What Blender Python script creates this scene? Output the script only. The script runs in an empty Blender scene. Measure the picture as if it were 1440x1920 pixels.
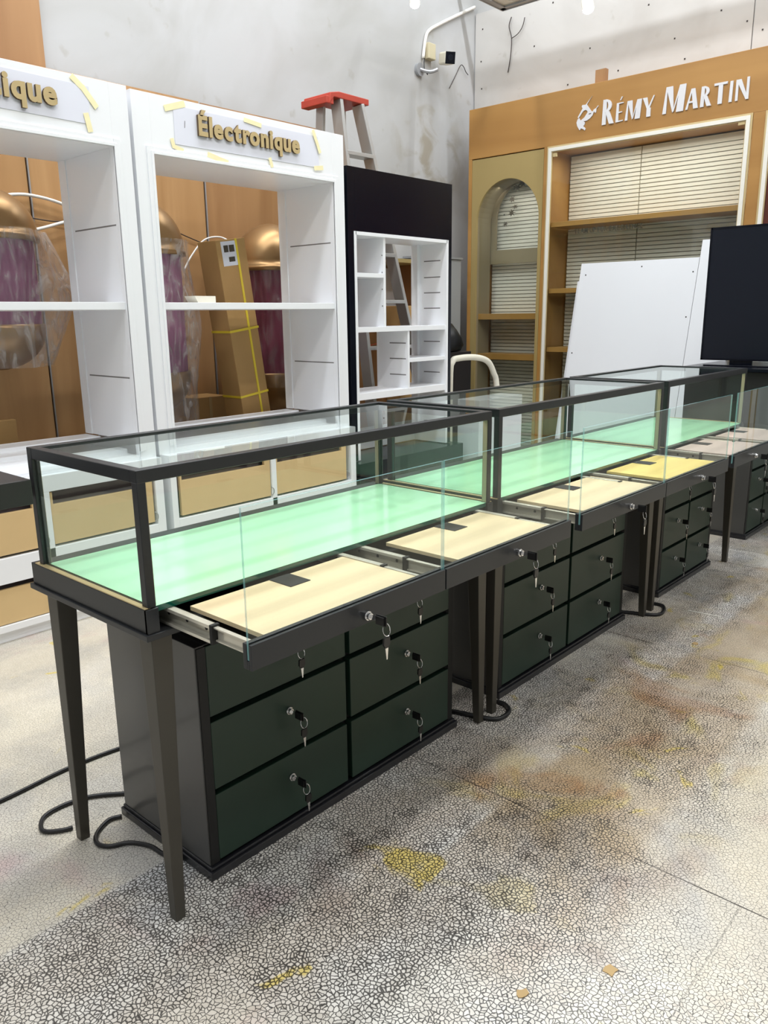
import bpy, bmesh, math, random
from mathutils import Vector, Matrix, noise
random.seed(7)
C = bpy.context.scene.collection
sc = bpy.context.scene
PI = math.pi

# ------------------------------------------------------------ camera, world, lights, exposure
CAM_H, YAW, PITCH, ROLL, FPX = 1.2128, 0.7334, 0.2443, -0.0123, 1484.15
cd = bpy.data.cameras.new('camera'); cam = bpy.data.objects.new('camera', cd); C.objects.link(cam)
fw = Vector((math.cos(YAW)*math.cos(PITCH), math.sin(YAW)*math.cos(PITCH), -math.sin(PITCH)))
r0 = fw.cross(Vector((0, 0, 1))).normalized(); u0 = r0.cross(fw)
rt = r0*math.cos(ROLL) + u0*math.sin(ROLL); up = -r0*math.sin(ROLL) + u0*math.cos(ROLL)
cam.matrix_world = Matrix(((rt.x, up.x, -fw.x, 0), (rt.y, up.y, -fw.y, 0), (rt.z, up.z, -fw.z, CAM_H), (0, 0, 0, 1)))
cd.sensor_fit = 'VERTICAL'; cd.sensor_height = 36.0; cd.lens = FPX/1920*36.0
cd.clip_start = 0.02; cd.clip_end = 60
sc.camera = cam
sc.view_settings.view_transform = 'Standard'; sc.view_settings.look = 'None'
sc.view_settings.gamma = 1.0; sc.view_settings.use_curve_mapping = False
sc.view_settings.exposure = 0.14
sc.cycles.transparent_max_bounces = 40
sc.cycles.max_bounces = 9; sc.cycles.diffuse_bounces = 4; sc.cycles.glossy_bounces = 5
sc.cycles.transmission_bounces = 6; sc.cycles.sample_clamp_indirect = 6
sc.cycles.caustics_reflective = False; sc.cycles.caustics_refractive = False
w = bpy.data.worlds.new('world'); sc.world = w; w.use_nodes = True
w.node_tree.nodes['Background'].inputs[0].default_value = (0.85, 0.92, 1, 1)
w.node_tree.nodes['Background'].inputs[1].default_value = 0.35

def area(name, loc, sx, sy, power, col=(1, 1, 1), rot=(0, 0, 0)):
    l = bpy.data.lights.new(name, 'AREA'); l.shape = 'RECTANGLE'; l.size = sx; l.size_y = sy
    l.energy = power; l.color = col
    o = bpy.data.objects.new(name, l); o.location = loc; o.rotation_euler = rot; C.objects.link(o)
    return o
COOL = (0.91, 0.955, 1.0)
# long ceiling tubes of the workshop, hung well above the picture, bar those marked added
area('ceiling_lamp', (5.13, 1.3, 4.7), 0.03, 5.2, 82, COOL)  # added thin and strong so the unseen beam throws a clear shadow band
area('ceiling_lamp', (1.9, 2.15, 4.9), 4.4, 0.35, 112, COOL)
area('ceiling_lamp', (2.5, 3.62, 4.9), 3.6, 0.2, 66, (1, .98, .95))  # added to brighten the veneer panels behind the cabinets
area('ceiling_lamp', (1.2, 0.2, 4.9), 4.6, 0.30, 85, (1, .98, .94))
area('ceiling_lamp', (3.0, -1.6, 4.9), 4.6, 0.35, 85, (1, .98, .94))
area('ceiling_lamp', (-2.4, 0.9, 4.9), 0.35, 4.6, 70, COOL)

# ------------------------------------------------------------ materials
def new_mat(name):
    m = bpy.data.materials.new(name); m.use_nodes = True
    nt = m.node_tree; nt.nodes.clear()
    out = nt.nodes.new('ShaderNodeOutputMaterial')
    return m, nt, out
def srgb(r, g, b):
    f = lambda v: ((v/255)/12.92 if v/255 <= .04045 else ((v/255+.055)/1.055)**2.4)
    return (f(r), f(g), f(b), 1)
def pbr(name, col, rough=.5, metal=0, spec=.5, coat=0, nscale=0, namt=.06, bump=0, bscale=80, stretch=(1, 1, 1)):
    m, nt, out = new_mat(name)
    b = nt.nodes.new('ShaderNodeBsdfPrincipled'); nt.links.new(b.outputs[0], out.inputs[0])
    b.inputs['Base Color'].default_value = col; b.inputs['Roughness'].default_value = rough
    b.inputs['Metallic'].default_value = metal; b.inputs['Specular IOR Level'].default_value = spec
    b.inputs['Coat Weight'].default_value = coat; b.inputs['Coat Roughness'].default_value = .08
    if nscale or bump:
        tc = nt.nodes.new('ShaderNodeTexCoord'); mp = nt.nodes.new('ShaderNodeMapping')
        mp.inputs['Scale'].default_value = stretch; nt.links.new(tc.outputs['Object'], mp.inputs[0])
    if nscale:
        n = nt.nodes.new('ShaderNodeTexNoise'); n.inputs['Scale'].default_value = nscale; n.inputs['Detail'].default_value = 4
        nt.links.new(mp.outputs[0], n.inputs['Vector'])
        mx = nt.nodes.new('ShaderNodeMix'); mx.data_type = 'RGBA'
        mx.inputs[6].default_value = tuple(max(0, c*(1-namt*2)) for c in col[:3]) + (1,)
        mx.inputs[7].default_value = tuple(min(1, c*(1+namt*2)) for c in col[:3]) + (1,)
        nt.links.new(n.outputs[0], mx.inputs[0]); nt.links.new(mx.outputs[2], b.inputs['Base Color'])
    if bump:
        n2 = nt.nodes.new('ShaderNodeTexNoise'); n2.inputs['Scale'].default_value = bscale
        nt.links.new(mp.outputs[0], n2.inputs['Vector'])
        bp = nt.nodes.new('ShaderNodeBump'); bp.inputs['Strength'].default_value = bump; bp.inputs['Distance'].default_value = .002
        nt.links.new(n2.outputs[0], bp.inputs['Height']); nt.links.new(bp.outputs[0], b.inputs['Normal'])
    return m
def emit(name, col, s):
    m, nt, out = new_mat(name); e = nt.nodes.new('ShaderNodeEmission')
    e.inputs[0].default_value = col; e.inputs[1].default_value = s; nt.links.new(e.outputs[0], out.inputs[0]); return m
def glass(name, tint=(.96, .985, .975, 1), ior=1.5):
    m, nt, out = new_mat(name)
    t = nt.nodes.new('ShaderNodeBsdfTransparent'); t.inputs[0].default_value = tint
    g = nt.nodes.new('ShaderNodeBsdfGlossy'); g.inputs['Roughness'].default_value = .0
    g.inputs[0].default_value = (.95, 1, .98, 1)
    f = nt.nodes.new('ShaderNodeFresnel'); f.inputs[0].default_value = ior
    ge = nt.nodes.new('ShaderNodeNewGeometry'); iv = nt.nodes.new('ShaderNodeMath'); iv.operation = 'SUBTRACT'; iv.inputs[0].default_value = 1
    nt.links.new(ge.outputs['Backfacing'], iv.inputs[1])
    ml = nt.nodes.new('ShaderNodeMath'); ml.operation = 'MULTIPLY'; nt.links.new(f.outputs[0], ml.inputs[0]); nt.links.new(iv.outputs[0], ml.inputs[1])
    mx = nt.nodes.new('ShaderNodeMixShader')
    nt.links.new(ml.outputs[0], mx.inputs[0]); nt.links.new(t.outputs[0], mx.inputs[1]); nt.links.new(g.outputs[0], mx.inputs[2])
    nt.links.new(mx.outputs[0], out.inputs[0]); return m
def translucent(name, col, clear, rough=.12, wrinkle=0):
    m, nt, out = new_mat(name)
    t = nt.nodes.new('ShaderNodeBsdfTransparent')
    b = nt.nodes.new('ShaderNodeBsdfPrincipled'); b.inputs['Base Color'].default_value = col; b.inputs['Roughness'].default_value = rough
    b.inputs['Specular IOR Level'].default_value = 1.0
    mx = nt.nodes.new('ShaderNodeMixShader'); mx.inputs[0].default_value = 1-clear
    nt.links.new(t.outputs[0], mx.inputs[1]); nt.links.new(b.outputs[0], mx.inputs[2]); nt.links.new(mx.outputs[0], out.inputs[0])
    if wrinkle:
        tc = nt.nodes.new('ShaderNodeTexCoord'); mp = nt.nodes.new('ShaderNodeMapping'); mp.inputs['Scale'].default_value = (1, 1, .35)
        n = nt.nodes.new('ShaderNodeTexNoise'); n.inputs['Scale'].default_value = 14; n.inputs['Detail'].default_value = 6; n.inputs['Distortion'].default_value = 2
        nt.links.new(tc.outputs['Object'], mp.inputs[0]); nt.links.new(mp.outputs[0], n.inputs['Vector'])
        bp = nt.nodes.new('ShaderNodeBump'); bp.inputs['Strength'].default_value = 1; bp.inputs['Distance'].default_value = wrinkle
        nt.links.new(n.outputs[0], bp.inputs['Height']); nt.links.new(bp.outputs[0], b.inputs['Normal'])
        rp = nt.nodes.new('ShaderNodeValToRGB'); rp.color_ramp.elements[0].position = .45; rp.color_ramp.elements[1].position = .75
        rp.color_ramp.elements[0].color = (.5*(1-clear),)*3+(1,); rp.color_ramp.elements[1].color = (min(1, 2.2*(1-clear)),)*3+(1,)
        nt.links.new(n.outputs[0], rp.inputs[0]); nt.links.new(rp.outputs[0], mx.inputs[0])
    return m

M = {}
M['black'] = pbr('black_bronze_metal', srgb(46, 48, 51), .36, .35, .5, nscale=3, namt=.05)
M['leg'] = pbr('dark_bronze_metal', srgb(76, 73, 66), .42, .4, nscale=2, namt=.06)
M['glint'] = pbr('post_led_light', srgb(150, 142, 122), .35, .5)  # pale tone for LED light on the dark posts
M['chest'] = pbr('dark_grey_lacquer', srgb(74, 74, 73), .35, .15, .5, coat=.2, nscale=2)
M['plinth'] = pbr('black_lacquer', srgb(24, 25, 30), .3, 0, .5, coat=.3)
M['void'] = pbr('matt_black', srgb(13, 14, 14), .6)
M['green'] = pbr('dark_green_drawer_lacquer', srgb(28, 52, 40), .42, 0, .5, nscale=3, namt=.05)
M['deck'] = pbr('mint_green_glass_deck', srgb(176, 234, 190), .12, 0, .5, coat=.3)
M['deckedge'] = pbr('deep_green_glass_edge', srgb(16, 84, 70), .1, 0, .6, coat=.5)
M['board'] = pbr('brushed_champagne_board', srgb(228, 210, 172), .38, .25, .5, nscale=5, namt=.03, stretch=(1, 20, 1))
M['boardyellowlit'] = pbr('yellow_lit_champagne_board', srgb(238, 214, 126), .38, .25, .5, nscale=5, namt=.05, stretch=(1, 20, 1))  # champagne board with yellow light put into its colour
M['boardroselit'] = pbr('rose_lit_champagne_board', srgb(206, 188, 178), .38, .25, .5, nscale=5, namt=.03, stretch=(1, 20, 1))  # champagne board with the rosier light put into its colour
M['steel'] = pbr('zinc_steel', srgb(216, 212, 198), .25, .45, nscale=30, namt=.05)
M['chrome'] = pbr('chrome', srgb(225, 225, 225), .12, 1)
M['keyblack'] = pbr('black_key_plastic', srgb(16, 16, 17), .35)
M['glass'] = glass('clear_glass')
M['glassedge'] = translucent('aqua_glass_edge', srgb(150, 208, 208), .5, .1)
M['led'] = emit('led_warm', (1, .90, .72, 1), 24)
M['white'] = pbr('white_lacquer', srgb(243, 245, 249), .32, 0, .5, coat=.15, nscale=2, namt=.01)
M['slot'] = pbr('grey_slot', srgb(120, 118, 118), .6)
M['mdf'] = pbr('raw_mdf_front', srgb(214, 184, 134), .55, nscale=6, namt=.04)
M['darkin'] = pbr('dark_drawer_interior', srgb(108, 96, 100), .6)
M['paper'] = pbr('paper_sheet', srgb(226, 228, 240), .6)
M['tape'] = pbr('masking_tape', srgb(250, 238, 192), .6, nscale=30, namt=.04)
M['letterside'] = pbr('brown_letter_side', srgb(92, 72, 46), .6)
M['letter'] = pbr('kraft_letter_face', srgb(190, 168, 122), .5, nscale=25, namt=.08)
M['navy'] = pbr('gloss_navy_black', srgb(5, 8, 20), .25, 0, .25)
M['screen'] = pbr('dark_screen', srgb(13, 18, 30), .3, 0, .3)
M['blackwood'] = pbr('black_painted_top', srgb(38, 36, 38), .45, nscale=5)
M['gold'] = pbr('satin_gold_dome', srgb(160, 128, 88), .34, .7, nscale=2, namt=.04)
M['magenta'] = pbr('magenta_pleated_fabric', srgb(118, 22, 62), .6, nscale=8, namt=.1, stretch=(6, 6, .5))
M['plum'] = pbr('plum_pleated_fabric', srgb(142, 76, 118), .6, nscale=8, namt=.1, stretch=(6, 6, .5))
M['film2'] = translucent('very_clear_plastic_film', srgb(226, 222, 220), .88, .06, wrinkle=.03)
M['film'] = translucent('clear_plastic_film', srgb(226, 222, 220), .72, .08, wrinkle=.03)
M['carton'] = pbr('corrugated_cardboard', srgb(184, 146, 92), .75, nscale=6, namt=.06, bump=.2)
M['strap'] = pbr('yellow_strap', srgb(240, 214, 62), .4)
M['steelgrey'] = pbr('grey_zinc_channel', srgb(168, 170, 174), .4, .5)
M['alu'] = pbr('ladder_aluminium', srgb(190, 190, 188), .35, .5, nscale=4)
M['red'] = pbr('red_plastic', srgb(178, 62, 44), .5, nscale=10, namt=.1)
M['cream'] = pbr('cream_paint', srgb(226, 222, 206), .4)
M['white2'] = pbr('white_board_sheet', srgb(214, 217, 222), .35, coat=.1, nscale=1.5, namt=.01)
M['cable'] = pbr('black_rubber_cable', srgb(24, 24, 26), .4)
M['wire'] = pbr('thin_dark_wire', srgb(40, 26, 24), .5)
M['whitecord'] = pbr('white_cord', srgb(235, 232, 226), .4)
M['slat'] = pbr('cream_slatted_board', srgb(236, 232, 220), .5, nscale=2, namt=.02)
M['goldpanel'] = pbr('khaki_gold_panel', srgb(160, 140, 90), .5, .1, nscale=2, namt=.04)
M['taupe'] = pbr('taupe_inner_arch', srgb(140, 126, 100), .55, nscale=2)
M['logo'] = pbr('pale_grey_sign_letter', srgb(214, 214, 218), .35)
M['logodark'] = pbr('dark_engraving', srgb(70, 58, 52), .5)
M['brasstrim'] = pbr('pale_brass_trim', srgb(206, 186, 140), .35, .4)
M['offwhite'] = pbr('off_white_trim', srgb(228, 226, 218), .4)
M['decal'] = pbr('dark_decal', srgb(70, 62, 50), .6)
M['rose'] = pbr('rose_reflection_streaks', srgb(150, 72, 62), .35, nscale=3, namt=.3, stretch=(1, 3, .6))
M['greymetal'] = pbr('grey_metal_cabinet', srgb(150, 152, 152), .45)
M['bag'] = pbr('black_bag', srgb(20, 21, 24), .4, bump=.6, bscale=20)
M['bulb'] = emit('lit_lamp_face', (1, .99, .96, 1), 30)
M['leaf'] = pbr('dry_leaf', srgb(186, 158, 112), .8)

def wood(name, c1, c2, scale=1.0, axis='Z', seams=None, gloss=.4):
    m, nt, out = new_mat(name)
    b = nt.nodes.new('ShaderNodeBsdfPrincipled'); nt.links.new(b.outputs[0], out.inputs[0])
    b.inputs['Roughness'].default_value = gloss
    tc = nt.nodes.new('ShaderNodeTexCoord'); mp = nt.nodes.new('ShaderNodeMapping')
    st = {'Z': (5, 5, .55), 'Y': (5, .55, 5), 'X': (.55, 5, 5)}[axis]
    mp.inputs['Scale'].default_value = tuple(s*scale for s in st)
    nt.links.new(tc.outputs['Object'], mp.inputs[0])
    n = nt.nodes.new('ShaderNodeTexNoise'); n.inputs['Scale'].default_value = 1.2; n.inputs['Detail'].default_value = 6
    n.inputs['Distortion'].default_value = .6
    nt.links.new(mp.outputs[0], n.inputs['Vector'])
    r = nt.nodes.new('ShaderNodeValToRGB'); r.color_ramp.elements[0].color = c1; r.color_ramp.elements[1].color = c2
    r.color_ramp.elements[0].position = .3; r.color_ramp.elements[1].position = .7
    nt.links.new(n.outputs[0], r.inputs[0]); nt.links.new(r.outputs[0], b.inputs['Base Color'])
    return m
M['wood'] = wood('orange_brown_veneer', srgb(168, 126, 80), srgb(198, 156, 108), 1)
M['wood2'] = wood('reddish_brown_veneer', srgb(150, 108, 68), srgb(176, 134, 90), 1)
M['oak'] = wood('honey_oak_veneer', srgb(156, 112, 56), srgb(176, 132, 72), .7, 'Y')
M['oakz'] = wood('honey_oak_veneer_upright', srgb(176, 116, 50), srgb(198, 138, 68), .7, 'Z')
M['oakin'] = wood('shaded_oak_inner', srgb(166, 116, 66), srgb(184, 134, 84), .7, 'Z')

def terrazzo():
    m, nt, out = new_mat('worn_crackled_terrazzo')
    N, L = nt.nodes, nt.links
    b = N.new('ShaderNodeBsdfPrincipled'); L.new(b.outputs[0], out.inputs[0])
    g = N.new('ShaderNodeNewGeometry'); pos = g.outputs['Position']
    def noise_(scale, det=3, dist=0, off=0):
        n = N.new('ShaderNodeTexNoise'); n.inputs['Scale'].default_value = scale; n.inputs['Detail'].default_value = det
        n.inputs['Distortion'].default_value = dist
        if off:
            a = N.new('ShaderNodeVectorMath'); a.operation = 'ADD'; a.inputs[1].default_value = (off, off*.7, 0)
            L.new(pos, a.inputs[0]); L.new(a.outputs[0], n.inputs['Vector'])
        else: L.new(pos, n.inputs['Vector'])
        return n.outputs[0]
    def mth(op, a, b_=None, c=None, clamp=False):
        x = N.new('ShaderNodeMath'); x.operation = op; x.use_clamp = clamp
        for i, v in enumerate((a, b_, c)):
            if v is None: continue
            if isinstance(v, (int, float)): x.inputs[i].default_value = v
            else: L.new(v, x.inputs[i])
        return x.outputs[0]
    def ramp(v, lo, hi):
        r = N.new('ShaderNodeMapRange'); r.interpolation_type = 'SMOOTHSTEP'
        r.inputs['From Min'].default_value = lo; r.inputs['From Max'].default_value = hi; L.new(v, r.inputs['Value']); return r.outputs[0]
    def mix(f, a, b_, mode='MIX'):
        x = N.new('ShaderNodeMix'); x.data_type = 'RGBA'; x.blend_type = mode
        if isinstance(f, (int, float)): x.inputs[0].default_value = f
        else: L.new(f, x.inputs[0])
        for i, v in ((6, a), (7, b_)):
            if isinstance(v, tuple): x.inputs[i].default_value = v
            else: L.new(v, x.inputs[i])
        return x.outputs[2]
    sp = N.new('ShaderNodeSeparateXYZ'); L.new(pos, sp.inputs[0]); X, Y = sp.outputs[0], sp.outputs[1]
    # warped coordinates so the chips are irregular
    wn = N.new('ShaderNodeTexNoise'); wn.inputs['Scale'].default_value = 60; wn.inputs['Detail'].default_value = 2; L.new(pos, wn.inputs['Vector'])
    ws = N.new('ShaderNodeVectorMath'); ws.operation = 'MULTIPLY_ADD'; ws.inputs[1].default_value = (.013, .013, 0)
    L.new(wn.outputs['Color'], ws.inputs[0]); L.new(pos, ws.inputs[2])
    def vor(feature, scale):
        v = N.new('ShaderNodeTexVoronoi'); v.feature = feature; v.voronoi_dimensions = '2D'
        v.inputs['Scale'].default_value = scale; L.new(ws.outputs[0], v.inputs['Vector']); return v
    ve = vor('DISTANCE_TO_EDGE', 116); vc = vor('F1', 116)
    ve2 = vor('DISTANCE_TO_EDGE', 210)
    # how bare (dark grout showing) the floor is: strong before the cases, fainter elsewhere
    big = noise_(1.7, 4, .5); med = noise_(5, 4, .6, 9); fine = noise_(15, 4, 0, 3)
    wob = mth('MULTIPLY', mth('SUBTRACT', med, .5), .05)
    yw = mth('ADD', Y, mth('MULTIPLY', wob, .4))
    zone = mth('MULTIPLY', ramp(yw, 1.445, 1.425), ramp(X, 3.8, 1.9))
    zone = mth('MULTIPLY', zone, mth('ADD', .15, mth('MULTIPLY', ramp(Y, .35, .80), .85)))
    zone = mth('MAXIMUM', zone, mth('MULTIPLY', mth('MULTIPLY', ramp(X, 1.6, .9), ramp(yw, 1.445, 1.425)), .95))
    near = mth('MULTIPLY', mth('MULTIPLY', ramp(Y, .80, 1.0), ramp(yw, 1.445, 1.425)), .85)
    gz = mth('MAXIMUM', zone, near)
    gz = mth('MULTIPLY', gz, mth('ADD', .35, mth('MULTIPLY', ramp(big, .30, .55), .65)))
    gs = mth('ADD', gz, mth('MULTIPLY', ramp(med, .30, .62), .34), clamp=True)
    gs = mth('MAXIMUM', gs, mth('MULTIPLY', mth('MULTIPLY', ramp(X, 2.4, 1.2), ramp(Y, 3.2, 1.6)), .78))
    width = mth('ADD', mth('MULTIPLY', gz, .115), .050)
    width = mth('ADD', width, mth('MULTIPLY', mth('MULTIPLY', gz, ramp(fine, .50, .70)), .10))
    crack = mth('SUBTRACT', 1, mth('DIVIDE', ve.outputs['Distance'], width), clamp=True)
    crack = mth('POWER', crack, .24)
    micro = mth('SUBTRACT', 1, mth('DIVIDE', ve2.outputs['Distance'], .05), clamp=True)
    crack = mth('MULTIPLY', crack, mth('ADD', mth('MULTIPLY', gs, .95), .20, clamp=True))
    # base colours: chip tone, cream dirt, grey
    chip = mix(vc.outputs['Color'], srgb(214, 212, 208), srgb(250, 249, 246))
    dirt = mix(ramp(med, .35, .65), srgb(214, 204, 182), srgb(188, 181, 166))
    dirt_amt = mth('MULTIPLY', mth('SUBTRACT', 1, gz), .72)
    base = mix(dirt_amt, chip, dirt)
    base = mix(mth('MULTIPLY', micro, .12), base, srgb(120, 112, 100))
    # square patches left by old laid boards
    br = N.new('ShaderNodeTexBrick'); br.inputs['Scale'].default_value = 1; br.inputs['Brick Width'].default_value = .62
    br.inputs['Row Height'].default_value = .457; br.inputs['Mortar Size'].default_value = 0.0
    br.inputs['Color1'].default_value = (0, 0, 0, 1); br.inputs['Color2'].default_value = (1, 1, 1, 1)
    sh = N.new('ShaderNodeVectorMath'); sh.operation = 'ADD'; sh.inputs[1].default_value = (.31, -.04, 0); L.new(pos, sh.inputs[0]); L.new(sh.outputs[0], br.inputs['Vector'])
    base = mix(mth('MULTIPLY', ramp(br.outputs['Color'], 0, 1), .16), base, srgb(176, 160, 132))
    laneb = mth('MULTIPLY', mth('MULTIPLY', ramp(mth('ADD', Y, mth('MULTIPLY', wob, 1.5)), .60, .66), ramp(yw, .985, .955)), ramp(X, .95, 1.5))
    base = mix(mth('MULTIPLY', laneb, .55), base, srgb(188, 164, 128))
    base = mix(mth('MULTIPLY', mth('MULTIPLY', ramp(X, 1.2, 1.9), ramp(Y, .75, .5)), .5), base, srgb(196, 184, 158))
    base = mix(mth('MULTIPLY', mth('MULTIPLY', gz, ramp(noise_(2.8, 4, .7, 130), .42, .60)), .38), base, srgb(190, 172, 150))
    # blotches: yellow paint, rust, pink, blue-grey
    def spots(scale, off, lo, hi, col, amt, xr=None):
        nonlocal base
        f = mth('MULTIPLY', ramp(noise_(scale, 5, .8, off), lo, hi), amt)
        if xr is not None: f = mth('MULTIPLY', f, xr)
        base = mix(f, base, col)
    lane = mth('MULTIPLY', ramp(Y, .45, .75), ramp(Y, 1.3, 1.0))
    lane = mth('MULTIPLY', lane, ramp(X, .9, 1.6))
    spots(4.4, 21, .54, .66, srgb(210, 192, 116), .75, lane)
    spots(2.1, 33, .42, .62, srgb(184, 160, 122), .7, lane)
    spots(3.6, 45, .58, .70, srgb(172, 124, 80), .6, lane)
    spots(1.9, 57, .60, .74, srgb(206, 160, 160), .45)
    spots(6.5, 71, .66, .72, srgb(222, 198, 70), .7)
    spots(3.0, 81, .60, .75, srgb(120, 66, 50), .45, zone)
    spots(2.4, 95, .56, .7, srgb(150, 164, 186), .25)
    spots(1.4, 105, .5, .7, srgb(214, 210, 204), .5)
    col = mix(mth('MULTIPLY', crack, .97), base, srgb(34, 30, 27))
    # cast joints between the slabs
    def joint(C_, at, wd=.0014):
        d = mth('ABSOLUTE', mth('SUBTRACT', C_, at))
        d = mth('ADD', d, mth('MULTIPLY', mth('SUBTRACT', med, .5), .006))
        return mth('LESS_THAN', mth('ABSOLUTE', d), wd)
    js = None
    for c_, at in ((X, 1.54), (X, 2.73), (X, 3.92), (Y, .395)):
        j = joint(c_, at)
        if c_ is Y: j = mth('MULTIPLY', mth('MULTIPLY', j, mth('LESS_THAN', X, 1.54)), mth('ADD', .35, mth('MULTIPLY', mth('LESS_THAN', X, .9), -.2)))
        js = j if js is None else mth('MAXIMUM', js, j)
    col = mix(mth('MULTIPLY', js, .9), col, srgb(44, 38, 34))
    L.new(col, b.inputs['Base Color'])
    rr = N.new('ShaderNodeMapRange'); rr.inputs['To Min'].default_value = .22; rr.inputs['To Max'].default_value = .5; L.new(med, rr.inputs['Value'])
    L.new(rr.outputs[0], b.inputs['Roughness'])
    return m
M['floor'] = terrazzo()

def wallmat(name, base, dark, seed, stain=False):
    m, nt, out = new_mat(name); N, L = nt.nodes, nt.links
    b = N.new('ShaderNodeBsdfPrincipled'); L.new(b.outputs[0], out.inputs[0]); b.inputs['Roughness'].default_value = .7
    g = N.new('ShaderNodeNewGeometry')
    a = N.new('ShaderNodeVectorMath'); a.operation = 'ADD'; a.inputs[1].default_value = (seed, 0, seed); L.new(g.outputs['Position'], a.inputs[0])
    n = N.new('ShaderNodeTexNoise'); n.inputs['Scale'].default_value = 1.1; n.inputs['Detail'].default_value = 5; n.inputs['Distortion'].default_value = 1.2; L.new(a.outputs[0], n.inputs['Vector'])
    r = N.new('ShaderNodeValToRGB'); r.color_ramp.elements[0].position = .32; r.color_ramp.elements[1].position = .58
    r.color_ramp.elements[0].color = dark; r.color_ramp.elements[1].color = base; L.new(n.outputs[0], r.inputs[0])
    n2 = N.new('ShaderNodeTexNoise'); n2.inputs['Scale'].default_value = 9; n2.inputs['Detail'].default_value = 3; L.new(a.outputs[0], n2.inputs['Vector'])
    r2 = N.new('ShaderNodeMapRange'); r2.inputs['From Min'].default_value = .66; r2.inputs['From Max'].default_value = .74; L.new(n2.outputs[0], r2.inputs['Value'])
    mx = N.new('ShaderNodeMix'); mx.data_type = 'RGBA'; mx.inputs[7].default_value = srgb(160, 155, 146)
    q = N.new('ShaderNodeMath'); q.operation = 'MULTIPLY'; q.inputs[1].default_value = .4; L.new(r2.outputs[0], q.inputs[0])
    L.new(q.outputs[0], mx.inputs[0]); L.new(r.outputs[0], mx.inputs[6])
    if stain:
        v = N.new('ShaderNodeVectorMath'); v.operation = 'DISTANCE'; L.new(g.outputs['Position'], v.inputs[0]); v.inputs[1].default_value = (5.22, 4.16, 2.42)
        d = N.new('ShaderNodeMapRange'); d.interpolation_type = 'SMOOTHSTEP'; d.inputs['From Min'].default_value = .62; d.inputs['From Max'].default_value = .1; L.new(v.outputs['Value'], d.inputs['Value'])
        n3 = N.new('ShaderNodeTexNoise'); n3.inputs['Scale'].default_value = 4.5; n3.inputs['Detail'].default_value = 6; n3.inputs['Distortion'].default_value = .8; L.new(a.outputs[0], n3.inputs['Vector'])
        e = N.new('ShaderNodeMapRange'); e.interpolation_type = 'SMOOTHSTEP'; e.inputs['From Min'].default_value = .46; e.inputs['From Max'].default_value = .68; L.new(n3.outputs[0], e.inputs['Value'])
        k = N.new('ShaderNodeMath'); k.operation = 'MULTIPLY'; L.new(d.outputs[0], k.inputs[0]); L.new(e.outputs[0], k.inputs[1])
        mz = N.new('ShaderNodeMix'); mz.data_type = 'RGBA'; mz.inputs[7].default_value = srgb(160, 154, 142); L.new(k.outputs[0], mz.inputs[0]); L.new(mx.outputs[2], mz.inputs[6])
        mx = mz
    L.new(mx.outputs[2], b.inputs['Base Color'])
    return m
M['wall_stained'] = wallmat('soot_stained_grey_white_plaster', srgb(188, 189, 190), srgb(174, 174, 172), 3, stain=True)
M['wall'] = wallmat('scuffed_grey_white_plaster', srgb(188, 189, 190), srgb(174, 174, 172), 3)
M['wallboard'] = wallmat('painted_fibre_board', srgb(196, 194, 191), srgb(184, 181, 177), 8)

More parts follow.
